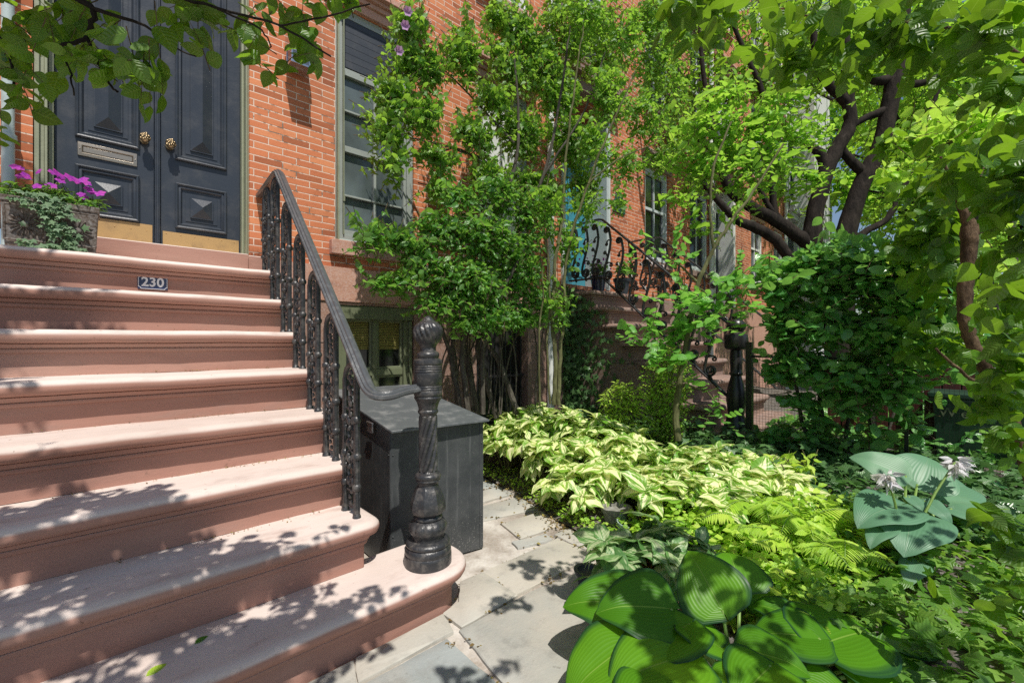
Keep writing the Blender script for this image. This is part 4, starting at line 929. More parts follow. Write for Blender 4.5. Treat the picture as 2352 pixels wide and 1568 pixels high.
lv = rosettes(b0, 11, .25, .22, .13, 'var', 6, 1., sm_, hj=.5)+rosettes((1.62,1.13,.04), 4, .12, .12, .12, 'var', 5, 1., sm_); leaf_mesh('foliage', lv, M['l_vardark'], p_); sm_.build('stems', M['stem'], p_)
# --- hostas: every big leaf is a part
def hosta(name, label, leaves, mat, centre, lobe, scale, tl=0):
    root = plant(name, label, 'plant', centre); cen = Vector(centre)
    for bx, by, bd, tx, ty, td, ws, tilt in leaves:
        B = at(bx, by, D=bd); T = at(tx, ty, D=td); d = (T-B); L = d.length
        view = (Vector((0,0,CAM_H))-B).normalized(); tilt = min(1, tilt+tl); N = (Vector((0,0,1))*tilt+view*(1-tilt)+Vector((random.gauss(0,.10), random.gauss(0,.10), 0))).normalized()
        lf = leaf_mesh('leaf', [leaf_arrays(np.array([B]), np.array([d]), np.array([N]), L*1.06*scale, grid_leaf(lambda v, ws=ws: (.47*ws*max(0., math.sin(math.pi*v**.56))**.72+.012 if v < 1 else .003), 16, 12, .20, .12, lobe, .0025, .05, .9))], mat, root)
        m = MB(); mid = B.lerp(cen, .45); mid.z = max(mid.z, B.z*.6); m.tube([tuple(cen+Vector((random.uniform(-.04,.04),random.uniform(-.04,.04),-.02))), tuple(mid), tuple(B)], [.008,.0065,.005], 7)
        m.build('leaf_stalk', M['petiole'], root)
    return root
FH = [(1479,1397,1.62,1308,1363,1.62,1.05,.4),(1540,1397,1.52,1384,1380,1.50,1.2,.5),(1659,1400,1.50,1584,1262,1.62,1.25,.3),(1699,1348,1.62,1678,1258,1.74,1.6,.4),(1581,1432,1.46,1470,1505,1.36,1.1,.6),(1569,1432,1.48,1712,1512,1.38,1.15,.6),
 (1440,1482,1.42,1300,1575,1.32,1.1,.5),(1580,1504,1.36,1405,1548,1.28,1.25,.6),(1886,1480,1.42,2026,1424,1.52,1.1,.55),(1884,1466,1.44,1732,1438,1.48,1.2,.6),(1706,1490,1.40,1856,1522,1.32,1.2,.6),(1640,1560,1.30,1760,1600,1.22,1.3,.7),(2028,1515,1.42,2200,1575,1.36,1.05,.6),(1925,1515,1.40,2060,1590,1.32,1.3,.7),
 (1812,1410,1.55,1730,1378,1.60,1.2,.5),(1800,1440,1.56,1960,1450,1.52,1.1,.6),(1500,1560,1.28,1440,1640,1.16,1.2,.7),(1850,1560,1.34,1990,1640,1.24,1.2,.7),(1620,1480,1.44,1600,1420,1.56,1.3,.5),(1770,1530,1.32,1700,1590,1.22,1.3,.7),(1960,1550,1.34,2120,1610,1.26,1.1,.6),(2050,1470,1.5,2170,1490,1.46,1.0,.6),(1530,1450,1.5,1420,1440,1.5,1.1,.5),(1745,1405,1.62,1830,1370,1.7,1.1,.5)]
hosta('hosta', 'large glossy green hosta with dark leaf edges at the front of the bed', FH, M['l_hosta'], (1.50, .56, .06), .17, .97, .2)
BH = [(2080,1092,2.12,1934,1024,2.26,.85,.62),(2107,1112,2.12,2148,1022,2.20,1.45,.05),(2071,1158,2.02,1954,1184,1.90,.95,.55),(2094,1178,2.00,2082,1262,1.76,1.12,.62),(2125,1150,2.06,2206,1204,1.92,.8,.7),(2168,1150,2.10,2320,1156,2.06,.8,.7),(2088,1140,2.08,2132,1176,1.98,.8,.7),(2186,1168,2.02,2300,1200,1.88,.8,.7),(2165,1122,2.2,2262,1100,2.3,1.,.5),(2040,1205,1.95,1985,1245,1.85,.7,.7),(2110,1290,1.86,2080,1330,1.72,.6,.6),(2125,1280,1.86,2170,1300,1.78,.6,.6)]
bh = hosta('blue_hosta', 'blue grey hosta with round ribbed leaves and white flower heads near the fence', BH, M['l_blue'], (2.62, .27, .27), .13, .76)
def flower_head(px, py, D, n=26):
    c = np.array(at(px, py, D=D)); d = rand_dir(n); d[:,2] = -np.abs(d[:,2])*.8-.1+.25*rng.normal(size=n); P = c+d*.012+np.c_[np.zeros((n,2)), rng.random(n)*.05]
    o = leaf_mesh('flower_head', [leaf_arrays(P, d, rand_dir(n), .055*(.7+.5*rng.random(n)), 'bell'), leaf_arrays(P, d+rng.normal(size=(n,3))*.25, rand_dir(n), .05, 'bell')], M['whitepetal'], bh)
    m = MB(); b_ = Vector((2.62,.27,.27)); e = Vector(c); m.tube([tuple(b_), tuple(b_.lerp(e,.6)+Vector((0,0,.04))), tuple(e+Vector((0,0,.03)))], [.006,.005,.004], 6); m.build('flower_stalk', M['petiole'], bh)
flower_head(2040, 1112, 1.98); flower_head(2194, 1076, 2.02)
# --- ferns
def fern(label, c, n, L, mat, group):
    r_ = plant('fern', label, 'fern', c, group); out = []; st = MB(); c = np.array(c, float)
    for k in range(n):
        a = 6.283*k/n+rng.normal()*.3; l = L*(.7+.5*rng.random()); el = .5+.5*rng.random(); ts = np.linspace(.1, 1, 22)
        hd = np.array((math.cos(a), math.sin(a), 0)); P = c+hd*(ts*l*.85)[:,None]+UP*(l*(ts*el-ts**2*el*.85))[:,None]
        st.tube([tuple(q) for q in P[::3]]+[tuple(P[-1])], .0018, 4, False)
        ts = ts; tan = nrm(np.gradient(P, axis=0)); side = nrm(np.cross(tan, UP)); sz = l*.27*np.sin(math.pi*np.clip(ts*.9+.08, 0, 1))**.8+.006
        for s in (-1, 1): out.append(leaf_arrays(P, side*s+tan*.45-UP*.12, np.repeat(UP[None], len(ts), 0)+rng.normal(size=(len(ts),3))*.15, sz, grid_leaf(ov(.085,.6), 4, 2, .1, .3), np.clip(rng.random()*.6+rng.random(len(ts))*.4, 0, 1)))
    leaf_mesh('fronds', out, mat, r_); st.build('stems', M['petiole'], r_)
for x, y in ((2.42,.86),(2.56,.66),(2.36,.62),(2.62,.88),(2.48,.46)): fern('lime green fern sprawling over the bed in front of the blue hosta', (x, y, soil(x, y)+.05), 9, .30, M['l_lime'], 'lime ferns in the sunny bed')
# --- ground cover, nobody could count it
def cover(name, n, region, size, tpl, mat, hgt, tilt=.5, clump=.0):
    P = []
    while len(P) < n:
        x, y = region(); P.append((x, y, soil(x, y)+.012+abs(rng.normal())*hgt))
    P = np.array(P); Dv = nrm(np.c_[rng.normal(size=(n,2)), rng.normal(size=n)*.25]); Nv = nrm(UP+rng.normal(size=(n,3))*tilt)
    return tag(leaf_mesh(name, [leaf_arrays(P, Dv, Nv, size*(.55+.7*rng.random(n)), tpl)], mat), kind='stuff')
def reg(x0, x1, y0, y1, fx=0):
    def f():
        while True:
            x, y = rng.uniform(x0, x1), rng.uniform(y0, y1)
            if x > edge_x(y)+fx: return x, y
    return f
cover('creeping_ground_cover', 5200, reg(1.9, 3.0, .45, 1.5, .02), .034, 'roundlow', M['l_cover'], .05)
cover('creeping_ground_cover', 900, lambda: (lambda y: (edge_x(y)+abs(rng.normal())*.10+.0, y))(rng.uniform(1.45, 3.3)), .026, 'roundlow', M['l_cover'], .03)
cover('creeping_ground_cover', 2600, reg(1.75, 2.9, .35, 1.35, .05), .042, 'quad', M['l_lime'], .07, .7)
cover('ivy_ground_cover', 3000, reg(1.7, 3.2, -1.1, .55, .02), .065, 'ivy', M['l_hib'], .04)
cover('dark_ivy_ground_cover', 5600, reg(2.9, 4.4, -.6, 3.5), .075, 'ivy', M['l_ivy'], .06)
cover('yard_ground_cover', 5200, lambda: (rng.uniform(4.5, 9.5), rng.uniform(-1.5, 1.5)), .10, 'quad', M['l_hedge'], .10)
# --- grassy plant, broad leaved seedlings
b0 = np.array((2.98, 1.66, soil(2.98,1.66))); n = 46; a = rng.random(n)*6.283
r_ = plant('spider_grass', 'clump of narrow arching bright green blades behind the variegated plants', 'plant', b0)
leaf_mesh('blades', [leaf_arrays(b0+np.c_[rng.normal(size=(n,2))*.02, np.zeros(n)+.08], np.c_[np.cos(a)*.65, np.sin(a)*.65, .7+.5*rng.random(n)], np.repeat(UP[None], n, 0)-.3*np.c_[np.cos(a), np.sin(a), a*0], .34*(.6+.6*rng.random(n)), 'blade')], M['l_cover'], r_)
def small_shrub(name, label, c, r, ns, size, tpl, mat, stemmat, per=8, length=.18, h=None):
    p_ = plant(name, label, 'shrub', (c[0], c[1], soil(c[0], c[1]))); tw = MB()
    lv = blob_leaves([(c, r, ns)], size, tpl, per, length, .2, .9, .8, tw)
    for k in range(5): tw.tube([(c[0]+random.gauss(0,.04), c[1]+random.gauss(0,.04), soil(c[0],c[1])-.02), (c[0]+random.gauss(0,.06), c[1]+random.gauss(0,.06), c[2]-r[2]*.3), (c[0]+random.gauss(0,r[0]*.5), c[1]+random.gauss(0,r[1]*.5), c[2]+r[2]*.4)], [.008,.006,.003], 6, False)
    leaf_mesh('foliage', lv, mat, p_); tw.build('stems', stemmat, p_)
small_shrub('lime_shrub', 'bright lime shrub with pointed leaves against the brownstone stoop side', (3.34, 2.20, .62), (.23,.23,.27), 110, .062, 'lance', M['l_lime'], M['stem'])
small_shrub('small_leaved_shrub', 'airy shrub of tiny leaves in front of the neighbouring stoop', (3.62, 1.94, .74), (.24,.24,.46), 330, .032, 'roundlow', M['l_cover'], M['twig'], 9)
small_shrub('young_maple_seedling', 'light green lobed seedling above the dark ivy by the hedge', (3.15, .86, .44), (.14,.16,.09), 12, .085, 'hib', M['l_lime'], M['stem'], 5)
# ivy climbing the side of the neighbour's stoop
r_ = plant('climbing_ivy', 'dark ivy climbing the side wall of the neighbouring stoop', 'plant', (4.40, 3.4, .3)); n = 900
yy = 3.74-np.abs(rng.normal(size=n))*.30; zz = rng.uniform(.25, 2.0, n); keep = zz < 1.95-.6*(3.74-yy); yy, zz = yy[keep], zz[keep]; n = len(yy)
P = np.c_[4.385-np.abs(rng.normal(size=n))*.04, yy, zz]
leaf_mesh('foliage', [leaf_arrays(P, np.c_[rng.normal(size=n)*.3, rng.normal(size=n)*.6, -1+rng.normal(size=n)*.4], np.repeat(np.array(((-1.,0,.4),)), n, 0)+rng.normal(size=(n,3))*.3, .075*(.6+.6*rng.random(n)), 'ivy')], M['l_ivy'], r_)
# ------------------------------------------------------------------ flower trough planting
r_ = plant('trough_flowers', 'magenta flowers with dark green leaves filling the sunburst trough', 'flowers', (-.19, 3.5, 1.93)); tw = MB()
leaf_mesh('foliage', blob_leaves([((-.30,3.47,2.00),(.09,.07,.05),26), ((-.19,3.47,2.01),(.10,.07,.05),30), ((-.05,3.45,1.985),(.08,.06,.05),26)], .05, 'lance', 7, .08, .25, .9, .7, tw), M['l_gloss'], r_); tw.build('stems', M['stem'], r_)
for px, py in ((205,225),(265,245),(290,350),(350,345),(500,485),(690,480),(700,300),(760,310),(820,350),(810,410),(930,370),(1020,410),(1120,400),(1160,440),(1100,600),(1140,640),(1240,570),(1350,585),(520,290),(1200,530)):
    c = np.array(at(.1709*px, 344.5+.1709*py, Y=3.43+.03*math.sin(px))); n = 5; a = np.arange(n)*6.283/n; ax = nrm(np.array((.5*rng.normal(), -.7, .6))); e1 = nrm(np.cross(ax, UP)); e2 = np.cross(ax, e1)
    leaf_mesh('flower', [leaf_arrays(np.repeat(c[None], n, 0), np.cos(a)[:,None]*e1+np.sin(a)[:,None]*e2+ax*.12, np.repeat(ax[None], n, 0), .021+.009*rng.random(), 'petal')], M['petal'], r_)
r_ = plant('trailing_ivy', 'pale edged ivy trailing down the front of the sunburst trough', 'plant', (-.19, 3.38, 1.75)); n = 210
t = rng.random(n); P = np.c_[-.175+.085*(t-.5)*1.6+.05*rng.normal(size=n)*(1.1-t*.6), 3.385-.03*rng.random(n), 1.975-.29*t**1.2]
P2 = np.c_[-.30+.14*rng.random(30), 3.375-.02*rng.random(30), 1.695+.035*rng.random(30)]; P = np.concatenate([P, P2]); n = len(P)
leaf_mesh('foliage', [leaf_arrays(P, np.c_[rng.normal(size=n)*.7, -.4+rng.normal(size=n)*.3, -.7+rng.normal(size=n)*.4], np.c_[rng.normal(size=n)*.2, -np.ones(n), .6+rng.normal(size=n)*.2], .036*(.6+.6*rng.random(n)), 'ivy')], M['l_ivypale'], r_)

# ------------------------------------------------------------------ shrubs and trees
def pxblobs(lst, sq=1.0, **kw):
    """(x, y, rx, ry, sprays) of the 2352 px frame on a plane or depth -> ellipsoids"""
    out = []
    for q in lst:
        x, y, rx, ry, ns = q[:5]; k = dict(kw)
        if len(q) > 5: k = dict(D=q[5])
        c = at(x, y, **k); d = c.x*FW[0]+c.y*FW[1]; a = rx/FPX*d; b_ = ry/FPX*d
        out.append((tuple(c), (a, max(a*sq, b_*.7*sq), b_), ns))
    return out
# tall flowering shrub against the house
ts = plant('tall_shrub', 'tall flowering shrub with toothed leaves spreading over the brick between the windows', 'shrub', (2.45, 3.1, 0)); tw = MB()
TS = pxblobs([(935,65,40,45,20),(965,140,65,50,40),(1060,110,45,65,34),(900,225,38,55,26),(965,255,55,40,26),(890,300,34,26,12),(1170,50,80,60,52),(1300,60,95,80,70),(1175,150,70,60,40),(1270,190,90,70,60),(1390,120,80,90,60),(1090,300,60,40,26),(1200,300,80,60,52),(1310,310,80,70,56),(1000,345,55,25,18),(1120,400,60,40,26),(1230,430,90,50,52),(900,360,26,32,9),(1130,220,50,40,22),(1340,420,60,60,30),(1010,420,40,22,10),(1240,110,60,60,30)], .55, Y=3.05)
leaf_mesh('foliage', blob_leaves([(c_, r_, int(n_*2.3)) for c_, r_, n_ in TS], .068, 'hib', 10, .26, .55, .8, .5, tw, shell=.35), M['l_hib'], ts)
lb = MB()
for q in ([(1097,960,11),(1080,860,10),(1062,770,9),(1085,640,8),(1150,480,7),(1190,330,5),(1180,120,3)],[(1140,960,9),(1115,860,9),(1098,780,8),(1160,600,7),(1250,400,5),(1290,200,4),(1310,60,2)],[(1050,940,8),(1046,840,7),(1040,760,7),(1060,600,6),(1130,400,5),(1050,345,4),(960,320,3),(890,300,2)],[(1190,950,10),(1150,840,9),(1110,760,7),(1100,620,5)],[(1180,330,4),(1080,220,3),(1000,140,2),(940,70,2)],[(1160,420,4),(1060,345,3),(980,355,2.5),(905,360,2)],[(1250,400,4),(1340,260,3),(1390,120,2)],[(1150,480,4),(1050,440,3),(960,420,2)]): limb(lb, [(c_, r_*.7) for c_, r_ in seen(q, 4.0)], 8, 5, .003)
for k in range(16):
    x = random.uniform(1015, 1240); limb(lb, seen([(x,950,2),(x+random.uniform(-12,12),850,2),(x+random.uniform(-30,30),750,1.5)], random.uniform(3.9,4.3)), 5, 4, .003)
lb.build('trunk', M['greystem'], ts); tw.build('twigs', M['twig'], ts)
for px, py in ((936,28),(930,60),(916,118),(1290,18)):
    c = np.array(at(px, py, Y=2.85)); n = 6; a = np.arange(n)*6.283/n; ax = nrm(np.array((-.3,-.8,-.3))); e1 = nrm(np.cross(ax, UP)); e2 = np.cross(ax, e1)
    leaf_mesh('flower', [leaf_arrays(np.repeat(c[None], n, 0), np.cos(a)[:,None]*e1+np.sin(a)[:,None]*e2+ax*.9, np.repeat(ax[None], n, 0), .042, 'petal')], M['lilac'], ts)
# lower glossy shrub
gs = plant('glossy_shrub', 'dense glossy green shrub with pointed leaves in front of the window sill', 'shrub', (2.35, 2.95, 0)); tw = MB()
GS = pxblobs([(1010,520,70,55,46),(1110,540,95,70,90),(1200,600,80,80,80),(1070,640,110,65,110),(965,590,50,50,36),(1150,720,110,42,80),(845,535,42,18,14),(865,640,30,22,10),(1010,690,60,40,40),(915,545,40,26,18),(1230,500,70,60,50),(930,640,40,30,18),(1060,450,60,40,26),(1150,450,70,50,36),(1240,690,50,50,30),(1085,735,70,30,30)], .55, Y=2.82)
leaf_mesh('foliage', blob_leaves([(c_, r_, int(n_*1.4)) for c_, r_, n_ in GS], .066, 'ovate', 9, .22, .35, .85, .75, tw, shell=.45), M['l_gloss'], gs); tw.build('twigs', M['twig'], gs)
lb = MB()
for q in ([(1075,950,7),(1062,800,6),(1080,650,5),(1100,540,3)],[(1110,950,6),(1110,800,6),(1150,680,5),(1190,600,3)],[(1060,950,5),(1030,800,5),(985,680,4),(960,600,2)],[(1080,700,4),(980,610,3),(880,545,2),(815,545,1.5)],[(1030,740,3),(940,660,2),(850,640,1.5)]): limb(lb, seen(q, 3.75), 7, 5, .003)
lb.build('trunk', M['greystem'], gs)
# slender many stemmed tree in front of the turquoise door
yt = plant('slender_tree', 'slender pale stemmed young tree in front of the neighbouring turquoise door', 'tree', (2.95, 2.6, .1)); tw = MB()
YT = pxblobs([(1420,60,90,70,40),(1500,120,80,90,44),(1400,220,70,80,36),(1480,260,80,70,36),(1545,220,60,90,30),(1360,330,50,70,22),(1440,370,60,50,18),(1340,470,40,50,13),(1510,360,45,40,13),(1300,560,38,60,13),(1285,700,35,60,10),(1560,60,80,70,34),(1340,20,70,50,24),(1500,30,80,50,30),(1415,460,30,26,6),(1260,470,40,60,14),(1545,340,40,40,10)], .7, Y=2.35)
leaf_mesh('foliage', blob_leaves([(c_, r_, int(n_*2.0)) for c_, r_, n_ in YT], .060, 'hib', 9, .24, .5, .8, .6, tw, shell=.3), M['l_young'], yt); tw.build('twigs', M['twig'], yt)
lb = MB()
for q in ([(1272,930,10),(1276,830,9),(1268,720,8),(1276,600,7),(1292,480,6),(1300,360,5),(1320,200,4),(1340,60,2)],[(1283,930,9),(1287,820,8),(1296,720,7),(1300,600,6),(1325,500,6),(1352,420,5),(1400,300,4),(1460,160,2)],[(1262,930,5),(1258,780,4),(1262,640,4),(1250,500,3),(1262,400,2)],[(1240,930,4),(1238,800,4),(1246,660,3),(1240,560,2)],[(1352,420,4),(1430,360,3),(1510,330,2)]): limb(lb, [(c_, r_*.55) for c_, r_ in seen(q, 3.55)], 8, 5, .004)
lb.build('trunk', M['stem'], yt)
# heart leaved sapling
sp_ = plant('heart_leaved_sapling', 'thin sapling with flat tiers of heart shaped bright leaves before the brownstone steps', 'tree', (3.23, 1.64, .25)); tw = MB()
SP = pxblobs([(1500,765,75,22,20),(1590,750,70,26,22),(1520,820,70,30,16),(1600,690,75,30,26),(1680,705,60,26,18),(1650,645,60,18,12),(1500,572,60,10,7),(1580,600,45,12,6),(1600,870,40,26,6),(1660,940,35,30,7),(1720,640,50,20,9),(1560,670,55,22,11)], 1.0, D=3.35)
leaf_mesh('foliage', blob_leaves([(c_, (r_[0]*1.1, r_[1]*1.1, r_[2]*.7), int(n_*.6)) for c_, r_, n_ in SP], .070, 'heart', 8, .24, .08, 1., 1.6, tw, lift=.0, jit=.14), M['l_sap'], sp_)
SP2 = pxblobs([(1620,290,70,30,26),(1700,330,70,26,26),(1650,380,75,26,26),(1740,280,60,30,20),(1580,370,50,16,10),(1780,360,60,30,18),(1840,300,60,30,18),(1720,420,60,24,14),(1850,400,50,30,12),(1660,220,60,30,14),(1800,220,60,30,14),(1640,520,60,16,8),(1560,455,40,12,5)], 1.0, D=3.9)
leaf_mesh('upper_foliage', blob_leaves([(c_, r_, int(n_*1.5)) for c_, r_, n_ in SP2], .085, 'ovate', 9, .28, .12, .95, 1.3, tw, lift=.1, jit=.2), M['l_tier'], sp_); tw.build('twigs', M['twig'], sp_)
lb = MB()
for q in ([(1556,1010,9),(1552,960,8),(1560,880,7),(1575,800,6),(1590,720,5),(1605,650,5),(1640,570,4),(1672,520,4),(1730,440,3),(1800,330,2)],[(1640,570,4),(1630,480,3),(1640,380,3),(1680,280,2)],[(1590,720,4),(1540,760,3),(1490,770,2)],[(1600,660,3),(1670,690,2),(1720,650,2)],[(1605,650,3),(1550,600,2),(1490,570,1.5)],[(1560,880,3),(1620,900,2),(1660,940,1.5)]): limb(lb, seen(q, 3.4), 8, 5, .003)
lb.build('trunk', M['stem'], sp_)
# hedge
hd = plant('hedge_shrub', 'dark glossy round leaved hedge shrub growing over the mesh fence', 'hedge', (4.2, .7, .3)); tw = MB()
HG = pxblobs([(1790,660,70,60,70),(1890,640,90,60,110),(2000,640,90,55,110),(2090,690,80,60,80),(1800,760,70,70,80),(1900,740,90,60,100),(2010,750,90,60,90),(1850,840,80,50,70),(1960,850,90,60,80),(2070,800,70,70,60),(2060,890,70,40,36),(1790,850,50,40,26),(1740,620,50,25,14),(1840,600,50,22,18),(2000,590,80,25,28),(1785,990,55,40,26),(1880,985,70,45,34),(1990,985,60,40,22),(2080,960,50,30,16),(1850,920,60,40,26),(1945,925,60,40,24),(2160,720,60,70,34),(2170,820,50,50,22),(2130,620,60,40,26),(1940,570,90,26,22),(1870,585,70,24,16),(2080,590,60,26,16),(1990,905,70,30,18)], .6, X=4.12)
leaf_mesh('foliage', blob_leaves([(c_, r_, int(n_*.62) if c_[2] > .75 else int(n_*.42)) for c_, r_, n_ in HG], .108, 'roundhedge', 7, .24, .12, .95, 1.0, tw, shell=.4, jit=.28, lift=.15), M['l_hedge'], hd); tw.build('twigs', M['twig'], hd)
lb = MB()
for q in ([(2006,1060,7),(2004,990,8),(1996,930,8),(1990,890,7),(1960,800,6),(1930,700,4)],[(1905,1060,6),(1900,1000,6),(1885,930,5),(1870,820,4)],[(1845,1050,5),(1850,1000,5),(1835,930,4),(1820,820,3)],[(1935,1060,4),(1950,960,4),(1960,870,3)],[(2030,1050,3),(2050,960,3),(2070,850,3)]): limb(lb, seen(q, 3.62), 8, 5, .004)
lb.build('trunk', M['greystem'], hd)
# big dark branching tree in the next yard
bt = plant('branching_tree', 'large dark trunked tree forking low behind the hedge', 'tree', (7.9, 1.5, -.05)); lb = MB()
D0 = 6.4
for q in ([(1932,1010,40),(1930,800,36),(1930,660,32),(1934,600,30),(1942,540,25),(1962,470,22),(1985,410,21),(2020,340,20),(2040,260,20),(2055,190,22),(2068,120,17),(2080,20,12)],
 [(1930,640,26),(1895,590,25),(1866,560,24),(1868,510,21),(1884,440,20),(1900,385,20),(1930,330,18),(1952,285,16),(1948,230,15),(1945,170,13),(1942,60,9)],
 [(1880,575,22),(1830,540,17),(1782,506,16),(1730,478,15),(1680,440,14),(1660,395,12),(1640,350,10),(1600,310,9),(1550,260,7),(1520,190,5)],
 [(1840,620,16),(1812,590,14),(1776,546,14),(1722,518,13),(1688,502,11),(1640,450,8),(1600,400,6)],
 [(1900,390,16),(1880,350,12),(1850,330,8),(1790,300,6)],[(1950,240,14),(1900,190,12),(1878,150,11),(1868,60,8)],
 [(1985,400,14),(1955,370,12),(1934,345,10)],[(2050,180,13),(2010,185,12),(1985,150,11),(1955,125,8),(1900,100,5)],[(2045,250,12),(1990,270,9),(1960,290,6)],
 [(2058,195,12),(2120,190,9),(2190,160,7),(2260,120,5)],[(1960,560,12),(1990,530,9),(2040,500,8),(2080,420,7),(2110,330,6),(2150,220,5),(2190,110,4)],
 [(1780,505,10),(1770,400,8),(1752,220,7),(1720,140,6),(1680,50,5)],[(1660,400,9),(1632,260,7),(1614,160,6),(1606,60,4)],[(1540,250,6),(1560,180,5),(1530,60,3)],[(1830,540,10),(1770,480,7),(1740,420,6)]): limb(lb, [(c_, r_*.85) for c_, r_ in seen(q, D0)], 14, 6, .0035)
lb.build('trunk', M['bark'], bt); tw = MB()
BT = pxblobs([(1600,60,110,80,34),(1740,60,120,80,36),(1880,60,120,80,36),(2020,60,120,80,36),(2160,90,120,80,34),(1560,180,80,80,22),(1680,190,100,60,28),(1800,170,100,60,28),(1930,190,100,60,20),(2060,190,100,70,20),(2200,220,110,70,28),(1560,330,60,60,12),(1990,330,70,60,12),(2110,330,80,60,18),(1780,420,60,40,9),(1860,470,50,30,5),(2060,470,70,50,12),(1600,420,50,40,8),(2010,560,60,30,8)], 1.3, D=7.2)
leaf_mesh('crown', blob_leaves([(c_, r_, int(n_*1.7)) for c_, r_, n_ in BT], .12, 'ovate', 10, .55, .25, .85, .8, tw, trad=.006, shell=.25), M['l_tree'], bt); tw.build('twigs', M['bark'], bt)
# trees further off
def far_tree(label, x, y, trunk, blobs, size=.2):
    t_ = plant('distant_tree', label, 'tree', (x, y, -.06)); m = MB(); limb(m, [((x,y,-.1),trunk),((x+.1,y,2.2),trunk*.8),((x-.1,y+.2,4.2),trunk*.6),((x+.3,y,6.5),trunk*.35)], 10); 
    for bx in blobs: m.tube([(x,y,3.2),((x+bx[0][0])/2,(y+bx[0][1])/2,(3.6+bx[0][2])/2),bx[0]], [trunk*.4,trunk*.25,trunk*.1], 6)
    m.build('trunk', M['bark'], t_); leaf_mesh('crown', blob_leaves(blobs, size, 'quad', 9, .9, .2, .85, .8, None, shell=.3), M['l_far'], t_)
far_tree('pale green street tree beyond the branching tree on its left', 13.0, .6, .2, [((12.5,.6,5.2),(1.6,1.4,1.3),150),((13.5,1.6,6.6),(1.8,1.3,1.4),150),((13,-.8,4.6),(1.5,1.2,1.2),130),((12,2.2,8.2),(1.8,1.2,1.4),120),((13,.2,8.6),(2,1.6,1.4),120),((12.4,-.6,3.0),(1.2,1.,.8),70)])
far_tree('street tree filling the gap at the right behind the broad leaved tree', 10.5, -1.0, .18, [((10.2,-.8,3.4),(1.5,1.1,1.0),130),((10.6,-.4,4.8),(1.6,1.2,1.2),150),((9.6,-1.8,4.4),(1.3,1.2,1.2),110),((10.8,-.6,2.2),(1.3,1.,.7),80),((10.4,-1.2,6.4),(1.8,1.5,1.2),130)])
far_tree('tallest pale tree at the far end of the row before the grey house', 19.0, 1.8, .25, [((19,1.4,4.0),(2.,1.5,1.6),130),((18.5,2.2,6.4),(2.2,1.6,1.6),130),((19,.2,5.4),(2.,1.6,1.6),130),((18.6,1.2,8.8),(2.5,2.2,1.8),140),((19,.4,2.2),(1.8,1.4,.9),80),((19,2.2,2.6),(1.8,1.,1.0),80)], .24)
far_tree('dense low tree filling the gap under the branches behind the hedge', 8.6, -.6, .12, [((8.4,-.6,1.9),(1.1,.7,.8),150),((8.2,-.1,1.2),(1.1,.5,.7),120),((9.0,.5,1.3),(.9,.7,.6),90),((8.8,-.3,2.9),(1.,.7,.7),110)], .15)
def caster(tx, ty, tz, h, r, ns): return ((tx-.17*h, ty-.52*h, tz+h), (r, r, r*.5), ns)
far_tree('row of tall street trees whose tops close the view at the far end', 15.0, -1.2, .2, [(c_, r_, n_) for c_, r_, n_ in pxblobs([(1640,90,110,90,90),(1800,60,110,90,90),(1950,90,110,90,100),(1950,260,90,90,80),(2100,110,110,100,100),(2250,120,110,100,100),(2090,330,100,90,80),(2250,330,110,100,90),(2330,520,80,100,70),(2180,520,90,80,60),(1800,250,90,70,50),(2000,450,70,60,40),(1945,430,70,60,50),(1880,330,60,60,40)], .6, D=13.5)], .24)
# broad leaved small tree close on the right
rt_ = plant('broad_leaved_tree', 'small brown trunked tree with broad oval leaves close at the right', 'tree', (2.2, -.05, .2)); tw = MB()
lb = MB()
for q in ([(2420,1330,19),(2370,1100,19),(2312,948,18),(2284,886,18),(2258,835,17),(2232,786,16),(2218,735,17),(2217,664,18),(2224,596,18),(2226,540,20),(2222,505,15),(2206,470,9),(2192,420,5),(2160,360,3)],[(2226,545,16),(2252,522,12),(2292,494,10),(2335,450,8),(2390,380,7),(2420,250,7),(2330,120,6),(2200,70,5),(2050,50,4),(1900,40,3),(1780,30,2)],[(2222,520,11),(2228,470,8),(2250,400,6),(2280,320,4)],[(2284,886,8),(2230,870,5),(2150,800,3)]): limb(lb, [(c_, r_*.78) for c_, r_ in seen(q, 1.5)], 14, 6, .0014)
lb.build('trunk', M['bark2'], rt_)
near = pxblobs([(2230,400,100,40,12,1.75),(2120,440,70,50,9,1.9),(2320,420,60,90,10,1.4),(2090,540,45,50,6,1.9),(2150,640,80,60,10,1.9),(2120,750,50,50,6,1.9),(2335,650,30,80,6,1.6),(2330,830,50,70,7,1.45),(2210,780,60,70,7,1.8),(2330,990,50,50,5,1.3),(2320,1180,40,60,5,1.25),(2330,1330,30,60,4,1.2),(2060,330,60,40,7,2.2),(2180,540,60,40,7,1.8),(2270,900,60,40,5,1.6),
 (1790,40,110,40,9,1.25),(1940,60,110,50,11,1.2),(2100,50,120,55,13,1.15),(2260,60,100,70,12,1.1),(1650,20,80,36,7,1.3),(2310,180,60,50,7,1.2),(1840,110,60,30,5,1.25),(2000,120,70,30,5,1.25),(2180,130,60,30,5,1.2),(1560,10,60,30,5,1.35)], .9)
near += [caster(*q) for q in ((1.55,.72,.35,1.75,.15,5),(1.72,.52,.3,1.8,.17,6),(1.45,.45,.3,1.9,.18,7),(1.95,.22,.2,1.9,.2,6),(2.3,-.1,.25,1.9,.28,11),(2.55,.12,.3,1.9,.18,4),(2.75,.35,.4,1.8,.14,4),(1.8,.0,.2,1.9,.22,8))]
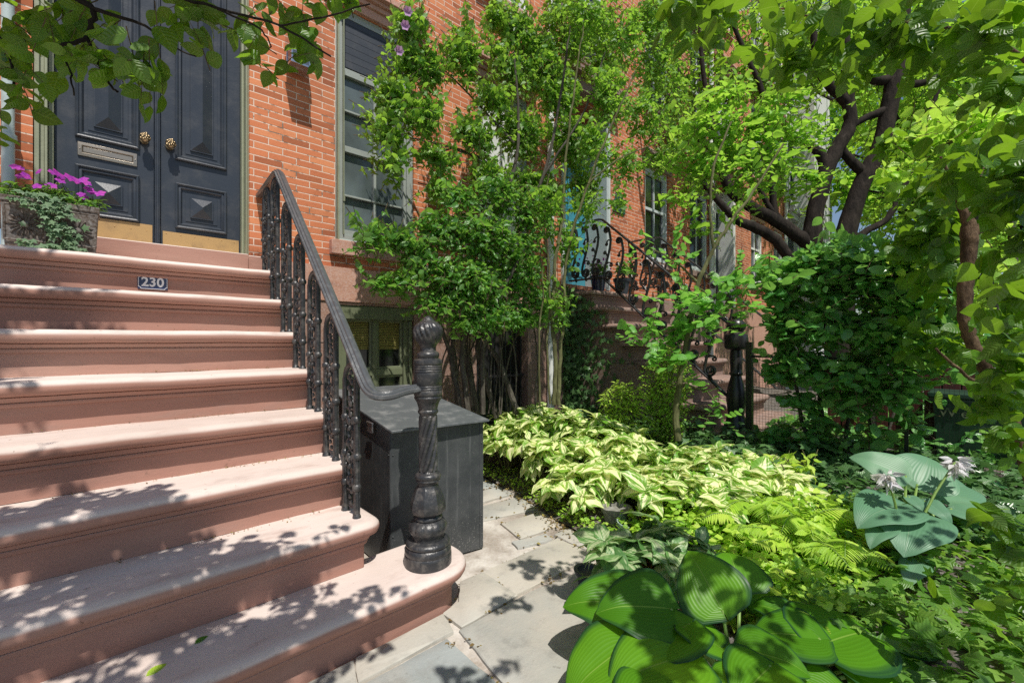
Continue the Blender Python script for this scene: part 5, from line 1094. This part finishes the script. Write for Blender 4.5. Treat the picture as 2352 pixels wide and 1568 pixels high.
near += pxblobs([(2215,385,80,36,12,1.6),(2160,500,60,50,9,1.75),(2335,560,26,60,5,1.45),(2120,560,60,40,9,1.9),(2250,340,90,40,10,1.8),(2180,600,50,40,6,1.7),(2330,360,40,60,6,1.4),(2335,740,26,60,4,1.6),(2140,820,60,40,6,1.9)], .9)
dp = lambda c_: c_[0]*FW[0]+c_[1]*FW[1]; cl_ = lambda c_, r_, n_: ((c_[0]*.78, c_[1]*.78, CAM_H+(c_[2]-CAM_H)*.78), tuple(.78*v for v in r_), n_) if dp(c_) > 1.32 else (c_, r_, n_)
n1 = [cl_(c_, r_, (n_+1)//2) for c_, r_, n_ in near if dp(c_) < 1.68]; n2_ = [(tuple(Vector((c_[0]*1.42, c_[1]*1.42, CAM_H+(c_[2]-CAM_H)*1.42))), tuple(1.42*v for v in r_), (n_+1)//2) for c_, r_, n_ in near if c_[0]*FW[0]+c_[1]*FW[1] >= 1.68]
cl = blob_leaves(n1, .068, 'round', 6, .15, .45, .8, .6, tw, jit=.35, trad=.002)+blob_leaves(n1, .070, 'round2', 6, .15, .55, .8, .6, tw, jit=.4, trad=.002)
cl += blob_leaves(n2_, .105, 'round', 6, .22, .35, .8, .7, tw, jit=.35, trad=.003)+blob_leaves(n2_, .105, 'round2', 6, .22, .45, .8, .7, tw, jit=.4, trad=.003)
leaf_mesh('crown', cl, M['l_big'], rt_)
lit = pxblobs([(2150,300,80,40,26,2.9),(2260,330,80,50,30,2.8),(2100,380,60,30,14,2.9),(2310,260,60,40,18,2.7),(2200,260,70,40,16,3.0),(2040,400,40,40,8,2.9),(2250,720,80,80,20,2.9),(2120,600,60,50,14,3.0),(2300,560,60,80,16,2.8)], 1.0)
sb = plant('pale_leaved_shrub', 'sunlit pale leaved tall shrub behind the close broad leaved tree', 'shrub', (3.9, -.3, .3)); tw = MB()
leaf_mesh('crown', blob_leaves([(c_, r_, int(n_*.6)) for c_, r_, n_ in lit], .085, 'roundlow', 8, .26, .2, .85, .9, tw, trad=.003), M['l_cover'], sb); lb = MB()
for q in ([(2330,1000,10),(2300,800,9),(2260,600,8),(2230,450,6),(2180,320,4)],[(2300,800,7),(2330,600,6),(2310,400,5),(2290,280,3)],[(2260,600,5),(2160,560,3),(2110,420,2)]): limb(lb, seen(q, 2.9), 8)
lb.build('trunk', M['greystem'], sb); tw.build('twigs', M['twig'], sb)
# tree over the stoop, its twigs hanging into the top left
ot = plant('overhanging_tree', 'round leaved branches hanging over the stoop at the top left', 'tree', (-1.4, .2, 0)); tw = MB(); lb = MB()
for q in ([(-300,-500,16),(-100,-250,12),(120,-40,8),(212,20,6),(205,70,5),(190,92,4.5),(140,105,3.5)],[(200,85,4),(228,150,3),(262,205,2.5),(270,212,2)],[(212,20,5),(330,60,3),(400,110,2),(450,130,1.5)],[(120,-40,6),(350,-20,4),(500,20,3),(640,60,2.5),(760,130,2)],[(500,20,3),(600,70,2),(620,110,1.5)],[(640,60,2),(740,40,2),(850,10,1.5)],[(140,105,3),(160,170,2),(170,220,1.5)],[(-100,-250,8),(-60,0,5),(20,120,3),(30,250,2)]): limb(lb, seen(q, .88), 8, 5, .0012)
limb(lb, [((-1.4,.2,-.05),.07),((-1.35,.25,1.2),.06),((-1.1,.45,2.4),.05),((-.6,.8,2.7),.035),((-.25,.95,2.6),.02)], 12); limb(lb, [((-1.1,.45,2.4),.04),((-.9,1.2,3.3),.03),((-.7,2.,3.9),.015)], 9)
vis = [((c_[0], c_[1], c_[2]+.016), r_, n_) for c_, r_, n_ in pxblobs([(60,50,110,50,11,.92),(190,60,80,50,8,.92),(230,150,60,50,6,.86),(340,170,50,35,5,.86),(90,190,80,40,7,.88),(345,215,30,30,4,.86),(470,6,110,22,6,.92),(600,110,36,36,3,.92),(700,30,70,36,5,.96),(800,6,80,28,5,.96),(30,260,30,22,2,.9),(30,130,50,60,4,.95),(705,110,26,30,2,.92),(560,40,60,30,4,.92),(420,60,60,30,3,.9)], .9)]
sh = [caster(x, 1.66, .21, 2.1, .20, 34) for x in (-.45,-.2,.05,.3,.48)]+[caster(.62, 1.62, .21, 2.0, .10, 8), caster(.78, 1.66, .21, 2.0, .07, 4)]+[caster(x, 1.93, .42, 1.95, .20, 34) for x in (-.45,-.2,.05,.22)]+[caster(.38, 1.88, .42, 1.9, .12, 9), caster(.55, 1.80, .42, 1.9, .08, 4)]
sh += [caster(x, 2.17, .63, 1.9, .19, 28) for x in (-.45,-.2,-.02)]+[caster(.12, 2.12, .63, 1.9, .10, 8), caster(.0, 2.0, .5, 1.9, .15, 20),
 caster(-.35,2.9,1.30,2.3,.20,34),caster(-.12,2.95,1.40,2.3,.15,20),caster(-.32,3.2,1.60,2.4,.20,30),caster(.02,3.1,1.5,2.3,.09,7),caster(-.32,3.6,2.2,2.3,.2,26),caster(-.3,2.68,1.05,2.2,.12,10),caster(1.48,1.0,0,2.3,.17,24),caster(1.32,.85,0,2.3,.14,16),caster(.93,1.24,0,2.3,.12,10),caster(.8,1.05,0,2.3,.16,16)]
leaf_mesh('crown', blob_leaves([(c_, r_, max(1, int(n_*.45))) for c_, r_, n_ in vis], .050, 'round', 6, .11, .5, .8, .5, tw, jit=.35, trad=.0012)+blob_leaves([(c_, r_, max(1, int(n_*.4))) for c_, r_, n_ in vis], .050, 'round2', 6, .11, .6, .8, .5, tw, jit=.45, trad=.0012)+blob_leaves(sh, .062, 'round', 8, .16, .3, .8, .8, tw, trad=.002), M['l_big'], ot)
lb.build('trunk', M['bark'], ot); tw.build('twigs', M['twig'], ot)
# loose leaves on the steps
for (px, py, z, s, lab) in ((447,1477,.213,.045,'dark green fallen leaf lying flat on the lowest step'),(335,1552,.213,.06,'bright green fallen leaf on the lowest step at the photo\'s bottom edge')):
    c = np.array(at(px, py, Z=z)); o = leaf_mesh('fallen_leaf', [leaf_arrays(c[None], np.array(((.8,.35,.12),)), np.array(((.1,-.35,1.),)), s, grid_leaf(ov(.2,.75), 6, 4, .5, .2))], M['l_gloss' if s < .05 else 'l_lime']); tag(o, lab, 'leaf')
pts = []
for n_ in range(2, 8):
    for k in range(70):
        x = random.uniform(-.4, .86); pts.append((x if random.random() < .5 else .3+abs(random.gauss(0,.25)), ny(n_-1)+.055-abs(random.gauss(0,.02)), nz(n_)+.006))
tag(litter('leaf_crumbs', [p for p in pts if p[0] < .86], .007, M['l_dry']), kind='stuff')

# ================================================================== LIGHT
SD = Vector((.17, .52, -1)).normalized()
w = bpy.data.worlds.new('World'); scene.world = w; w.use_nodes = True; nt = w.node_tree; nt.nodes.clear()
sky = nt.nodes.new('ShaderNodeTexSky'); sky.sky_type = 'NISHITA'; sky.sun_disc = False
sky.sun_elevation = math.asin(-SD.z); sky.sun_rotation = math.atan2(-SD.x, -SD.y); sky.air_density = 1.0; sky.dust_density = .8; sky.ozone_density = 1.0
bg = nt.nodes.new('ShaderNodeBackground'); bg.inputs[1].default_value = .095; wo = nt.nodes.new('ShaderNodeOutputWorld')
nt.links.new(sky.outputs[0], bg.inputs[0]); nt.links.new(bg.outputs[0], wo.inputs[0])
sl = bpy.data.lights.new('sun', 'SUN'); sl.energy = 5.0; sl.angle = R(.53); sl.color = (1, .95, .87)
so = bpy.data.objects.new('sun', sl); COL.objects.link(so); so.rotation_euler = SD.to_track_quat('-Z', 'Y').to_euler(); so.location = (0, 0, 8)
scene.view_settings.view_transform = 'Standard'; scene.view_settings.look = 'None'; scene.view_settings.exposure = 0; scene.view_settings.gamma = 1
scene.render.engine = 'CYCLES'; scene.cycles.max_bounces = 10; scene.cycles.transparent_max_bounces = 8; scene.cycles.use_denoising = False; scene.cycles.use_adaptive_sampling = False; scene.cycles.sample_clamp_indirect = 4
